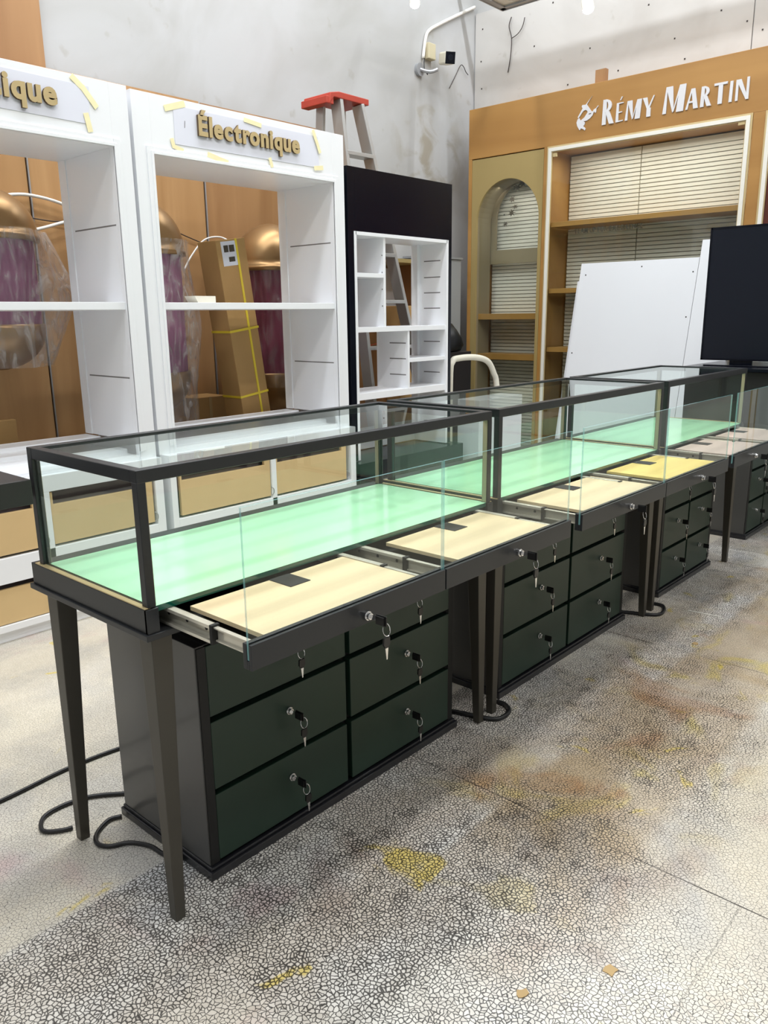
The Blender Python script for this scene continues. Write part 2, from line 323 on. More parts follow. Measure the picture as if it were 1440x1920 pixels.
# ------------------------------------------------------------ mesh helpers
class MB:
    def __init__(s): s.v = []; s.f = []; s.m = []
    def add(s, vs, fs, mi=0):
        o = len(s.v); s.v += [tuple(v) for v in vs]; s.f += [tuple(i+o for i in f) for f in fs]
        s.m += [mi]*len(fs); return s
    def box(s, x0, x1, y0, y1, z0, z1, mi=0):
        vs = [(x, y, z) for x in (x0, x1) for y in (y0, y1) for z in (z0, z1)]
        return s.add(vs, [(0, 1, 3, 2), (4, 6, 7, 5), (0, 4, 5, 1), (2, 3, 7, 6), (0, 2, 6, 4), (1, 5, 7, 3)], mi)
    def frustum(s, a, b, z0, z1, mi=0):        # a, b = (x0,x1,y0,y1) at z0 and z1
        vs = [(a[0], a[2], z0), (a[1], a[2], z0), (a[1], a[3], z0), (a[0], a[3], z0),
              (b[0], b[2], z1), (b[1], b[2], z1), (b[1], b[3], z1), (b[0], b[3], z1)]
        return s.add(vs, [(3, 2, 1, 0), (4, 5, 6, 7), (0, 1, 5, 4), (1, 2, 6, 5), (2, 3, 7, 6), (3, 0, 4, 7)], mi)
    def bar(s, p, q, w_, d, ref=(0, 0, 1), mi=0):
        p, q = Vector(p), Vector(q); t = (q-p).normalized(); a = t.cross(Vector(ref)).normalized(); c = t.cross(a)
        vs = [e + a*i*w_/2 + c*j*d/2 for e in (p, q) for i, j in ((-1, -1), (1, -1), (1, 1), (-1, 1))]
        return s.add(vs, [(3, 2, 1, 0), (4, 5, 6, 7), (0, 1, 5, 4), (1, 2, 6, 5), (2, 3, 7, 6), (3, 0, 4, 7)], mi)
    def tube(s, pts, r, seg=8, mi=0, cap=True, smooth=0):
        pts = [Vector(p) for p in pts]
        if smooth: pts = catmull(pts, smooth)
        rings = []; prev = None
        for i, p in enumerate(pts):
            t = (pts[min(i+1, len(pts)-1)] - pts[max(i-1, 0)]).normalized()
            if prev is None:
                a = t.cross(Vector((0, 0, 1)));
                if a.length < .1: a = t.cross(Vector((1, 0, 0)))
                a.normalize()
            else:
                a = prev - t*prev.dot(t); a.normalize()
            prev = a; c = t.cross(a)
            rings.append([p + (a*math.cos(k*2*PI/seg) + c*math.sin(k*2*PI/seg))*r for k in range(seg)])
        vs = [v for rg in rings for v in rg]; fs = []
        for i in range(len(rings)-1):
            for k in range(seg):
                k2 = (k+1) % seg; fs.append((i*seg+k, i*seg+k2, (i+1)*seg+k2, (i+1)*seg+k))
        if cap: fs += [tuple(range(seg))[::-1], tuple(range((len(rings)-1)*seg, len(rings)*seg))]
        return s.add(vs, fs, mi)
    def lathe(s, prof, cx, cy, seg=40, mi=0, wob=None):
        vs = []; fs = []
        for i, (r, z) in enumerate(prof):
            for k in range(seg):
                a = k*2*PI/seg; rr = r*(1 if wob is None else wob(a, z)); vs.append((cx+rr*math.cos(a), cy+rr*math.sin(a), z))
        for i in range(len(prof)-1):
            for k in range(seg):
                k2 = (k+1) % seg; fs.append((i*seg+k, i*seg+k2, (i+1)*seg+k2, (i+1)*seg+k))
        return s.add(vs, fs, mi)
    def prism(s, poly, fn, t0, t1, mi=0):     # poly of 2D points; fn(a,b,t)->xyz
        n = len(poly); vs = [fn(a, b, t0) for a, b in poly] + [fn(a, b, t1) for a, b in poly]
        fs = [tuple(range(n)), tuple(range(2*n-1, n-1, -1))] + [(i, i+n, (i+1) % n+n, (i+1) % n) for i in range(n)]
        return s.add(vs, fs, mi)
def catmull(pts, n):
    out = []
    for i in range(len(pts)-1):
        p0, p1, p2, p3 = pts[max(i-1, 0)], pts[i], pts[i+1], pts[min(i+2, len(pts)-1)]
        for k in range(n):
            t = k/n; out.append(.5*((2*p1) + (p2-p0)*t + (2*p0-5*p1+4*p2-p3)*t*t + (3*p1-p0-3*p2+p3)*t**3))
    out.append(pts[-1]); return out
def org(o):
    v = Vector((0, 0, 0))
    while o is not None: v = v + o.location; o = o.parent
    return v
def part(name, mb, mats, parent=None, bevel=0, smooth=False, loc=None, label=None, recalc=True):
    """mb vertices are in world coordinates; the object's origin goes to the parent's origin"""
    o0 = org(parent) if parent is not None else Vector(loc or (0, 0, 0))
    me = bpy.data.meshes.new(name); me.from_pydata([tuple(Vector(v)-o0) for v in mb.v], [], mb.f)
    if not isinstance(mats, (list, tuple)): mats = [mats]
    for m in mats: me.materials.append(m)
    for p, mi in zip(me.polygons, mb.m): p.material_index = min(mi, len(mats)-1)
    if recalc:
        bm = bmesh.new(); bm.from_mesh(me); bmesh.ops.recalc_face_normals(bm, faces=bm.faces); bm.to_mesh(me); bm.free()
    if smooth:
        for p in me.polygons: p.use_smooth = True
    me.update()
    o = bpy.data.objects.new(name, me); C.objects.link(o)
    if parent is not None: o.parent = parent
    elif loc: o.location = loc
    if bevel:
        bv = o.modifiers.new('bevel', 'BEVEL'); bv.width = bevel; bv.segments = 2; bv.limit_method = 'ANGLE'; bv.angle_limit = .7
    if label: o['label'] = label
    return o
def thing(name, label, cat, loc=(0, 0, 0), group=None, rot=None):
    o = bpy.data.objects.new(name, None); C.objects.link(o); o.location = loc; o.empty_display_size = .1
    if rot: o.rotation_euler = rot
    o['label'] = label; o['category'] = cat
    if group: o['group'] = group
    return o
def tag(o, label, cat, group=None):
    o['label'] = label; o['category'] = cat
    if group: o['group'] = group
    return o
def struct(name, mb, mats, **k):
    o = part(name, mb, mats, **k); o['kind'] = 'structure'; return o
def text_mb(body, size, ext, fn, bold=0.0, shear=0):
    """text as mesh; fn maps local (x,y,z) to world"""
    cu = bpy.data.curves.new('t', 'FONT'); cu.body = body; cu.size = size; cu.extrude = ext; cu.offset = bold; cu.shear = shear
    cu.resolution_u = 4
    o = bpy.data.objects.new('t', cu); C.objects.link(o)
    bpy.context.view_layer.update()
    me = bpy.data.meshes.new_from_object(o.evaluated_get(bpy.context.evaluated_depsgraph_get()))
    vs = [tuple(v.co) for v in me.vertices]; fs = [tuple(p.vertices) for p in me.polygons]
    bpy.data.objects.remove(o); bpy.data.curves.remove(cu); bpy.data.meshes.remove(me)
    mb = MB()
    if vs: mb.add([fn(*v) for v in vs], fs)
    return mb, (min(v[0] for v in vs) if vs else 0, max(v[0] for v in vs) if vs else 0)
def letters(body, size, ext, fn, bold, track, parent, mats, sizes=None, name='letter', label=None, width=None):
    """one part per character, laid out left to right by their widths; fn(x, y, z)"""
    x = 0; kx = 1
    if width:
        tot = sum((text_mb(ch, size, ext, lambda *v: v, bold)[1][1]-text_mb(ch, size, ext, lambda *v: v, bold)[1][0]) if ch != ' ' else size*.3 for ch in body) + track*(len(body)-1)
        kx = width/tot
    for i, ch in enumerate(body):
        s_ = sizes[i] if sizes else size
        if ch == ' ': x += s_*.3; continue
        _, (a, b) = text_mb(ch, s_, ext, lambda *v: v, bold)
        mb, _ = text_mb(ch, s_, ext, lambda p, q, r, x=x, a=a: fn((p-a+x)*kx, q, r), bold)
        o_ = part(name, mb, mats, parent, label=label)
        for p_ in o_.data.polygons:
            if abs(p_.normal.y) < .5 and len(mats) > 1: p_.material_index = 1
        x += (b-a) + track - (.010*s_/.1 if ch in 'r' and width else 0)
    return x

# ------------------------------------------------------------ the room
YW, XW = 4.16, 5.78
struct('floor', MB().add([(-4, -4.2, 0), (XW+.1, -4.2, 0), (XW+.1, YW+.1, 0), (-4, YW+.1, 0)], [(0, 1, 2, 3)]), M['floor'])
struct('ceiling', MB().box(-4, XW+.1, -4.2, YW+.1, 5.2, 5.3), M['wall'])
struct('wall_left', MB().box(-4, XW, YW, YW+.1, 0, 5.2), M['wall_stained'])
struct('wall_back', MB().box(XW, XW+.1, -4.2, YW+.1, 0, 5.2), M['wall'])
struct('wall_right', MB().box(-4, XW, -4.3, -4.2, 0, 5.2), M['wall'])
struct('wall_front', MB().box(-4.1, -4, -4.2, YW, 0, 5.2), M['wall'])
# fibre boards screwed to the back wall, with a shadow gap between sheets
tb = MB()
for y0, y1 in ((1.995, YW-.012), (-.3, 1.988)):
    tb.box(XW-.012, XW-.0005, y0, y1, .02, 3.52)
for y, z in [(4.08, 3.40), (4.09, 3.17), (3.6, 3.18), (3.13, 3.07), (4.08, 2.97), (3.45, 3.44), (2.85, 3.36), (2.5, 3.0), (2.2, 3.1), (1.97+.06, 3.0), (2.42, 2.86), (2.9, 2.88), (3.3, 2.86), (2.1, 2.80), (2.7, 3.25), (1.93, 2.93)]:
    tb.box(XW-.0135, XW-.012, y-.005, y+.005, z-.005, z+.005, 1)
struct('trim_1', tb, [M['wallboard'], M['wire']])
# roof truss, whose corner shows at the top of the picture
tr = thing('ceiling_truss', 'grey steel channel frame corner hanging near the wall corner, at the top edge', 'truss', (5.05, 3.4, 3.2))
m = MB()
m.box(5.0-.9, 5.05, 3.37, 3.41, 3.205, 3.245).box(5.01, 5.05, 2.2, 3.41, 3.205, 3.245)
m.box(5.0-.9, 5.05, 3.405, 3.412, 3.20, 3.28).box(5.045, 5.052, 2.2, 3.41, 3.20, 3.28)
part('channel', m, M['steelgrey'], tr, .002)
part('corner_bracket', MB().box(4.86, 5.045, 3.19, 3.37, 3.215, 3.222).tube([(4.95, 3.28, 3.208), (4.95, 3.28, 3.235)], .016, 6), M['steel'], tr)
for x, y in ((4.2, 3.39), (5.03, 3.39), (5.03, 2.3)): part('hanger_rod', MB().tube([(x, y, 3.24), (x, y, 5.2)], .006, 6), M['steel'], tr)
bt = MB().box(5.455, 5.49, -3.5, YW, 3.80, 3.812)  # unseen beam, placed and sized to shade a band of the back wall
tag(part('shadow_beam', bt, M['steelgrey'], loc=(5.56, 0, 3.8)), 'unseen grey beam added above the back wall to cast a shadow band', 'beam')

# ------------------------------------------------------------ locks and keys
def lock_parts(x, y, z, parent, seed, long_stem=False):
    rn = random.Random(seed)
    m = MB().tube([(x, y, z), (x, y-.006, z)], .0095, 14).tube([(x, y-.006, z), (x, y-.012, z)], .007, 14)
    part('lock', m, M['chrome'], parent, .0008, label='small round chrome lock')
    kb = MB()
    dx = .016 if not long_stem else .022
    kb.box(x-.001, x+.001, y-.030, y-.011, z-.004, z+.004, 1)
    kb.box(x+.001, x+.003, y-.050, y-.024, z-.012, z+.008)            # head of the key in the lock
    kb.box(x-.003, x+.005, y-.046, y-.026, z-.010, z+.006)
    cx, cy, cz = x+.010, y-.042, z-.022
    ring = [(cx+.010*math.cos(a*PI/8), cy+.003*math.sin(a*PI/8), cz+.012*math.sin(a*PI/8)) for a in range(17)]
    kb.tube(ring, .0009, 5, 1, cap=False)
    t = rn.uniform(-.003, .004); hz = z-.036
    kb.prism([(-.008, 0), (.008, 0), (.009, -.014), (.004, -.021), (-.004, -.021), (-.009, -.014)], lambda a, b, c, t=t: (cx+a+t, cy-.004+c, hz+b), 0, .004)
    kb.prism([(-.004, -.021), (.004, -.021), (.0016, -.045), (-.0010, -.045)], lambda a, b, c, t=t: (cx+a+t, cy-.003+c, hz+b), 0, .0015, 1)
    part('key_bunch', kb, [M['keyblack'], M['chrome']], parent, label='pair of keys with black heads hanging from the lock')

# ------------------------------------------------------------ the glass showcases
Y0, D = 1.246, .429
def pane(name, b, thin, parent):
    """glass sheet; faces not on the thin axis' sides get the aqua edge"""
    m = MB().box(*b)
    o = part(name, m, [M['glass'], M['glassedge']], parent)
    for p in o.data.polygons:
        if abs(p.normal[thin]) < .5: p.material_index = 1
    return o
def showcase(x0, y0, L, label, boards, dspans, th):
    t = thing('display_showcase', label, 'showcase', (x0, y0, 0), 'glass showcases standing in a row on tapered legs')
    F = .022
    m = MB()
    for b in ((0, L, 0, F), (0, L, D-F, D), (0, F, F, D-F), (L-F, L, F, D-F)): m.box(x0+b[0], x0+b[1], y0+b[2], y0+b[3], .926, .95)
    part('top_frame', m, M['black'], t, .0015)
    for px in (0, L-.018):
        for py in (0, D-.018):
            lx_ = x0+px+.0182 if px == 0 else x0+px-.0014
            part('post_lit_face', MB().box(lx_, lx_+.0012, y0+py+.002, y0+py+.016, .693, .925), M['glint'], t, label='thin pale strip coloured as LED light on the inner post face')  # strip added to colour LED light onto the inner post face
            part('post', MB().box(x0+px, x0+px+.018, y0+py, y0+py+.018, .69, .927), M['black'], t, .001)
    pane('top_glass', (x0+F-.004, x0+L-F+.004, y0+F-.004, y0+D-F+.004, .940, .946), 2, t)
    pane('back_glass', (x0+.018, x0+L-.018, y0+D-.012, y0+D-.007, .690, .926), 1, t)
    pane('end_glass', (x0+.006, x0+.011, y0+.018, y0+D-.018, .690, .926), 0, t)
    pane('end_glass', (x0+L-.011, x0+L-.006, y0+.018, y0+D-.018, .690, .926), 0, t)
    o = part('deck', MB().box(x0+.014, x0+L-.014, y0+.002, y0+D-.014, .680, .6915), [M['deck'], M['deckedge']], t, label='mint green glass deck')
    for p in o.data.polygons:
        if p.normal.z < .5: p.material_index = 1
    m = MB()                                                        # apron and moulding
    m.box(x0-.006, x0+.014, y0-.004, y0+D+.03, .642, .690).box(x0+L-.014, x0+L+.006, y0-.004, y0+D+.03, .642, .690)
    m.box(x0+.014, x0+L-.014, y0+D-.014, y0+D+.03, .642, .690)
    for sx in (x0-.006, x0+L-.02): m.box(sx, sx+.026, y0-.005, y0+.004, .642, .690)
    m.box(x0-.012, x0+L+.012, y0-.010, y0+D+.036, .630, .642)
    m.box(x0-.010, x0+L+.010, y0-.008, y0+D+.034, .683, .690) if False else None
    part('apron', m, M['black'], t, .0012)
    for a_ in (x0-.0055, x0+L-.006): part('apron_lit_strip', MB().box(a_, a_+.0115, y0+.0, y0+D+.012, .690, .6925), M['brasstrim'], t, .0006, label='pale strip under the end glass, coloured as LED light on the apron')  # strip added to colour the LED reflection onto the apron top
    part('led_strip', MB().box(x0+.03, x0+L-.03, y0+.024, y0+.031, .932, .934), M['led'], t)
    part('led_channel', MB().box(x0+.025, x0+L-.025, y0+.0222, y0+.033, .9345, .9385), M['black'], t)
    for sx, sy in ((0, 0), (0, 1), (1, 0), (1, 1)):
        a, b = .045, .023; i = .005
        def span(w_, hi, Ltot): return (Ltot-i-w_, Ltot-i) if hi else (i, i+w_)
        bx, by = span(b, sx, L), span(b, sy, D); tx, ty = span(a, sx, L), span(a, sy, D+.0)
        part('leg', MB().frustum((x0+bx[0], x0+bx[1], y0+by[0], y0+by[1]), (x0+tx[0], x0+tx[1], y0+ty[0], y0+ty[1]), 0, .630), M['leg'], t, .0015)
    for k, ((a, b), bd) in enumerate(zip(dspans, boards)):          # the two drawers stand pulled out
        xa, xb = x0+a, x0+b; yf = y0-.267
        m = MB().box(xa, xb, yf, yf+.0068, .638, .684).box(xa, xb, yf+.0128, yf+.0225, .638, .684).box(xa, xb, yf+.0068, yf+.0128, .638, .654)
        dr = part('drawer', m, M['black'], t, .0008, label='pulled out glass fronted drawer')
        # sub-parts hang under the drawer
        pane('front_glass', (xa+.001, xb-.001, yf+.0072, yf+.0122, .655, .918), 1, dr)
        m = MB().box(xa+.065, xb-.06 if k == 0 else xb-.03, yf+.022, y0+.12, .645, .652)
        part('pan', m, M['void'], dr)
        m = MB().box(x0+bd[0], x0+bd[1], yf+.0235, y0-.014, .668, .677)
        part('shelf_board', m, bd[2], dr, .0006)
        nx = x0+bd[0]+.17*(bd[1]-bd[0])/.4+.02
        part('notch_plate', MB().box(nx, nx+.055, y0-.082, y0-.0145, .6771, .6785), M['void'], dr)
        for sxx in (xa+.030, xb-.042):                               # telescopic runners either side
            m = MB()
            m.box(sxx-.001, sxx+.0005, yf+.024, y0-.11, .648, .676).box(sxx-.009, sxx, yf+.024, y0-.11, .673, .676).box(sxx-.006, sxx, yf+.024, y0-.11, .648, .651)
            m.box(sxx+.0005, sxx+.0035, y0-.13, y0+.12, .644, .679).box(sxx-.013, sxx+.0035, y0-.13, y0+.12, .676, .679).box(sxx-.013, sxx+.0035, y0-.13, y0+.12, .644, .647)
            m.box(sxx-.0132, sxx-.012, y0-.13, y0+.12, .672, .679).box(sxx-.0132, sxx-.012, y0-.13, y0+.12, .644, .650)
            m.box(sxx-.0135, sxx+.004, y0-.136, y0-.128, .643, .680, 1)
            for q in range(3): m.tube([(sxx-.0005, y0-.10+q*.06, .662), (sxx+.0006, y0-.10+q*.06, .662)], .004, 8, 1)
            part('runner', m, [M['steel'], M['void']], dr, .0006)
        lock_parts(xa+(xb-xa)*.53, yf, .655, dr, int(x0*100)+k, True)
    t.rotation_euler = (0, 0, th)
    return t
B, BY, BP = M['board'], M['boardyellowlit'], M['boardroselit']
showcase(.728, 1.246, 1.109, 'nearest glass showcase with mint green deck, standing at the front of the row', [(.082, .495, B), (.645, 1.035, B)], [(.026, .552), (.556, 1.092)], 0)
showcase(1.879, 1.250, 1.109, 'middle glass showcase of the row, its far drawer board coloured as if lit yellow', [(.082, .53, B), (.645, 1.06, BY)], [(.012, .552), (.556, 1.10)], -.008)
showcase(3.036, 1.244, .907, 'farthest and shortest glass showcase, in front of the white board sheets', [(.075, .42, BP), (.52, .85, BP)], [(.012, .448), (.452, .895)], 0)

# ------------------------------------------------------------ drawer chests under the cases
def chest(x0, W, label, yf=1.305, yb=1.665, ncol=2, top=.55, cat='drawer chest'):
    t = thing('drawer_chest', label, cat, (x0, yf, 0), 'dark drawer chests under the showcases')
    part('plinth', MB().box(x0-.008, x0+W+.008, yf-.012, yb+.008, 0, .020).box(x0-.003, x0+W+.003, yf-.006, yb+.004, .020, .028), M['plinth'], t, .002)
    m = MB().box(x0, x0+.024, yf+.004, yb, .028, top).box(x0+W-.024, x0+W, yf+.004, yb, .028, top).box(x0+.024, x0+W-.024, yb-.02, yb, .028, top)
    m.box(x0+.024, x0+W-.024, yf+.004, yb-.02, top-.003, top).box(x0+.024, x0+W-.024, yf+.026, yb, .028, .034)
    part('body', m, M['chest'], t, .004)
    for a_ in (x0+.003, x0+W-.0245): part('front_strip', MB().box(a_, a_+.0215, yf+.001, yf+.0038, .03, top-.004), M['void'], t)
    part('recess', MB().box(x0+.0245, x0+W-.0245, yf+.026, yf+.032, .034, top-.004).box(x0+.05, x0+W-.05, yf+.03, yb-.03, top+.0005, .6295), M['void'], t)
    cw = (W-.05-.016*(ncol-1))/ncol
    rows = ((.034, .196), (.210, .370), (.384, top-.004))
    for c in range(ncol):
        for r, (a, b) in enumerate(rows):
            xa = x0+.025+c*(cw+.016)
            d = part('drawer', MB().box(xa, xa+cw, yf, yf+.025, a, b), M['green'], t, .0015, label='dark green drawer front')
            lock_parts(xa+cw*.53, yf, a+(b-a)*.645, d, int(x0*91)+c*3+r)
    return t
chest(.862, .885, 'dark grey chest with six green drawers under the nearest showcase')
chest(1.988, .895, 'chest of six green drawers with hanging keys under the middle showcase')
chest(3.222, .60, 'narrower six drawer chest under the farthest showcase')
chest(4.39, .55, 'dark drawer chest standing past the end of the showcase row, below the black counter', yf=1.32, yb=1.70)

# ------------------------------------------------------------ black counter, screen and low black table
t = thing('black_counter', 'black counter block past the end of the showcases, carrying the dark screen', 'counter', (4.37, 1.29, .55))
part('body', MB().box(4.39, 4.95, .80, 1.71, .6305, .90), M['void'], t, .003)
part('countertop', MB().box(4.36, 4.98, .77, 1.735, .90, .918), M['navy'], t, .002)
for lx in (4.42, 4.88): part('leg', MB().box(lx, lx+.04, .84, .88, 0, .6305), M['void'], t, .002)
t = thing('flat_screen', 'large flat dark screen standing on the black counter, cut by the right edge', 'screen', (4.6, 1.4, .918))
part('panel', MB().box(4.585, 4.605, .95, 1.705, .945, 1.648), M['screen'], t, .003)
part('bezel', MB().box(4.583, 4.607, 1.698, 1.708, .944, 1.650).box(4.583, 4.607, .947, .957, .944, 1.650).box(4.583, 4.607, .950, 1.704, .944, .954).box(4.583, 4.607, .950, 1.704, 1.640, 1.650), M['navy'], t)
part('stand', MB().box(4.50, 4.72, 1.32, 1.66, .918, .924).box(4.59, 4.605, 1.43, 1.55, .924, .96), M['navy'], t, .002)
t = thing('low_table', 'black topped table whose corner meets the nearest showcase at the left edge', 'table', (.3, 1.7, 0))
part('tabletop', MB().box(-.3, .712, 1.632, 1.835, .835, .888), [M['blackwood']], t, .0015)
for lx in (-.28, .10):
    for ly in (1.645, 1.78): part('leg', MB().box(lx, lx+.04, ly, ly+.04, 0, .835), M['blackwood'], t, .002)

# ------------------------------------------------------------ white cabinets
def roundpoly(x0, x1, z0, z1): return [(x0, z0), (x1, z0), (x1, z1), (x0, z1)]
def white_cabinet(x0, x1, yu, yb, label, bays, basex):
    top = 2.092; yk = 3.46; ox0, ox1 = x0+.083, x1-.078
    t = thing('display_cabinet', label, 'cabinet', (x0, yb, 0), 'tall white open cabinets against the wood panels')
    m = MB()
    m.box(x0, ox0, yu, yu+.03, .625, top).box(ox1, x1, yu, yu+.03, .625, top).box(ox0, ox1, yu, yu+.03, 1.862, top)
    m.box(x0, x0+.02, yu+.03, yk, .625, top).box(x1-.02, x1, yu+.03, yk, .625, top).box(x0+.02, x1-.02, yu+.03, yk, top-.02, top)
    m.box(ox0-.012, ox0, yu+.03, yk-.06, .70, 1.862).box(ox1, ox1+.012, yu+.03, yk-.06, .70, 1.862)
    m.box(ox0-.012, ox0+.004, yk-.06, yk, .70, 1.862).box(ox1-.004, ox1+.012, yk-.06, yk, .70, 1.862)
    m.box(ox0-.012, ox1+.012, yu+.03, yk, 1.862, 1.874)
    for zz in (1.575, .967):                                         # routed shelf slots in the side cheeks
        m.box(ox1-.0006, ox1+.001, yu+.03, yk-.085, zz-.003, zz+.003, 1).box(ox0-.001, ox0+.0006, yu+.03, yk-.085, zz-.003, zz+.003, 1)
    part('carcass', m, [M['white'], M['slot']], t, .0015)
    m = MB()                                                         # stepped trim round the opening
    for a, b_ in ((.030, .006), (.012, .010)):
        m.box(ox0-a, ox0, yu-b_, yu, .66, 1.862+a).box(ox1, ox1+a, yu-b_, yu, .66, 1.862+a).box(ox0, ox1, yu-b_, yu, 1.862, 1.862+a)
    part('frame_trim', m, M['white'], t, .0015)
    part('shelf', MB().box(ox0, ox1, yu+.012, yk, 1.245, 1.275), M['white'], t, .0015)
    m = MB()
    for i, (ya, z) in enumerate(((yu-.0, .640), (yu+.10, .660), (yu+.20, .678), (yu+.32, .695))): m.box(ox0, ox1, ya+.001, yk, .6255 if i == 0 else z-.03, z)
    part('stepped_floor', m, M['white'], t, .001)
    bx0, bx1 = basex
    m = MB().box(bx0, bx1, yb, yk, .56, .625).box(bx0, bx1, yb+.02, yk, 0, .045)
    m.box(bx0, bx0+.03, yb, yk, .045, .56).box(bx1-.04, bx1, yb, yk, .045, .56).box(bx0+.03, bx1-.04, yb, yb+.03, .235, .335).box(bx0+.03, bx1-.04, yb, yb+.03, .045, .072)
    for (a, b) in bays[:-1]: m.box(b, b+.03, yb, yb+.25, .045, .56)
    m.box(bx0+.03, bx1-.04, yb+.25, yb+.26, .045, .56)
    part('base', m, M['white'], t, .0015)
    for (a, b) in bays:
        for (za, zb, notch) in ((.075, .232, .02), (.345, .555, .05)):
            a2, b2 = a+.004, b-.004
            poly = [(a2, za), (b2, za), (b2, zb), (b2-.035, zb), (b2-.035, zb-notch), (a2+.01, zb-notch), (a2+.01, zb), (a2, zb)]
            f = part('drawer_front', MB().prism(poly, lambda p, q, c: (p, yb+.008+c, q), 0, .016), M['mdf'], t, .001, label='raw board front with a cut finger notch')
            part('drawer_box', MB().box(a2+.01, b2-.01, yb+.06, yb+.24, za, zb-.01), M['darkin'], f)
            hk = [(b2+.001, yb+.005, za+.045), (b2+.010, yb-.002, za+.035), (b2+.010, yb-.002, za+.015), (b2-.002, yb+.002, za+.004)]
            part('latch', MB().tube(hk, .0022, 6, smooth=3), M['greymetal'], f)
    return t, yu
c1, y1 = white_cabinet(.69, 1.868, 3.012, 2.981, 'white open cabinet whose header ends in tique, cut by the left edge', [(.735, 1.335), (1.365, 1.825)], (.69, 1.872))
c2, y2 = white_cabinet(1.898, 3.094, 3.035, 2.981, 'white open cabinet with Électronique letters on its header', [(1.957, 2.485), (2.515, 3.02)], (1.91, 3.085))
def front(yy, x, z): return lambda a, b, c: (x+a, yy-c, z+b)
# paper banner, tape and letters: Électronique
part('paper_banner', MB().prism([(2.092, 1.915), (2.92, 1.919), (2.915, 2.060), (2.092, 2.064)], lambda a, b, c: (a, y2-.001-c, b), 0, .0012), M['paper'], c2)
def tape(parent, yy, segs):
    for i_, s_ in enumerate(segs):
        (xa, za), (xb, zb), wd = s_
        d = Vector((xb-xa, zb-za)).normalized(); n = Vector((-d.y, d.x))*wd/2
        poly = [(xa+n.x, za+n.y), (xa-n.x, za-n.y), (xb-n.x*1.1, zb-n.y), (xb+n.x*.8, zb+n.y*1.1)]
        part('tape', MB().prism(poly, lambda a, b, c: (a, yy-.0024-.0008*i_-c, b), 0, .0006), M['tape'], parent)
tape(c2, y2, [((2.05, 2.045), (2.15, 2.078), .024), ((2.075, 1.935), (2.085, 1.90), .018), ((2.08, 1.905), (2.13, 1.893), .016), ((2.46, 2.066), (2.56, 2.055), .018),
              ((2.25, 1.895), (2.36, 1.872), .022), ((2.6, 1.925), (2.615, 1.885), .018), ((2.88, 2.085), (2.905, 2.03), .018), ((2.90, 2.04), (2.925, 1.985), .018), ((2.88, 1.912), (2.94, 1.920), .020)])
letters('Électronique', .108, .006, front(y2-.009, 2.206, 1.967), .0046, .0075, c2, [M['letter'], M['letterside']], width=.588)
part('pen_mark', MB().bar((2.143, y2-.003, 1.985), (2.146, y2-.003, 2.012), .0015, .001), M['decal'], c2)
part('paper_banner', MB().prism([(.80, 1.935), (1.70, 1.928), (1.708, 2.059), (.80, 2.07)], lambda a, b, c: (a, y1-.001-c, b), 0, .0012), M['paper'], c1)
tape(c1, y1, [((1.64, 2.085), (1.69, 2.045), .022), ((1.68, 2.055), (1.735, 1.99), .022), ((1.685, 1.965), (1.70, 1.90), .022)])
letters('tique', .112, .006, front(y1-.009, 1.326, 1.972), .0046, .0075, c1, [M['letter'], M['letterside']], width=.246)

# ------------------------------------------------------------ black display cabinet
t = thing('display_cabinet', 'glossy black cabinet with white shelf interior, right of the Électronique cabinet', 'cabinet', (3.116, 2.96, 0))
x0, x1, ox0, ox1, yu, yk, zt, zo, zl = 3.116, 4.006, 3.170, 3.960, 3.035, 3.29, 1.955, 1.634, .42
m = MB().box(x0, ox0, yu, yu+.02, zl, zt).box(ox1, x1, yu, yu+.02, zl, zt).box(ox0, ox1, yu, yu+.02, zo, zt)
m.box(x0, x0+.018, yu+.02, yk+.01, zl, zt).box(x1-.018, x1, yu+.02, yk+.01, zl, zt).box(x0+.018, x1-.018, yu+.02, yk+.01, zt-.018, zt)
part('outer_case', m, M['navy'], t, .001)
m = MB().box(ox0-.012, ox0+.006, yu-.003, yk, zl, zo+.006).box(ox1-.006, ox1+.012, yu-.003, yk, zl, zo+.006).box(ox0, ox1, yu-.003, yk, zo-.012, zo+.006)
m.box(3.400, 3.418, yu+.01, yk, 1.147, zo-.012).box(3.605, 3.622, yu+.01, yk, .79, 1.12)
m.box(ox0+.006, ox1-.006, yk-.005, yk, .42, .55)
m.box(ox1-.03, ox1-.006, yk-.05, yk, .55, zo-.012).box(ox0+.006, ox0+.02, yk-.05, yk, .55, zo-.012)
for zz in (1.526, 1.431, 1.34, 1.248, 1.048, .86): m.box(ox1-.0068, ox1-.0055, 3.08, 3.207, zz-.003, zz+.003, 1)
for zz in (1.05, .96, .867): m.box(3.6040, 3.6055, 3.06, 3.186, zz-.003, zz+.003, 1)
for zz in (1.53, 1.44, 1.35, 1.26): m.tube([(3.400, yu+.02, zz), (3.398, yu+.02, zz)], .004, 6, 1)
part('inner_case', m, [M['white'], M['slot']], t, .001)
for a, b, c_, d in ((ox0+.006, ox1-.006, 1.12, 1.147), (ox0+.006, 3.400, 1.41, 1.432), (3.622, ox1-.006, .94, .962), (ox0+.006, ox1-.006, .752, .79)):
    part('shelf', MB().box(a, b, yu+.005, yk-.002, c_, d), M['white'], t, .001)
part('base', MB().box(3.10, 4.05, 2.965, yk+.01, 0, .415).box(3.10, 4.05, 2.975, 2.98, .415, .4151), M['navy'], t, .002)

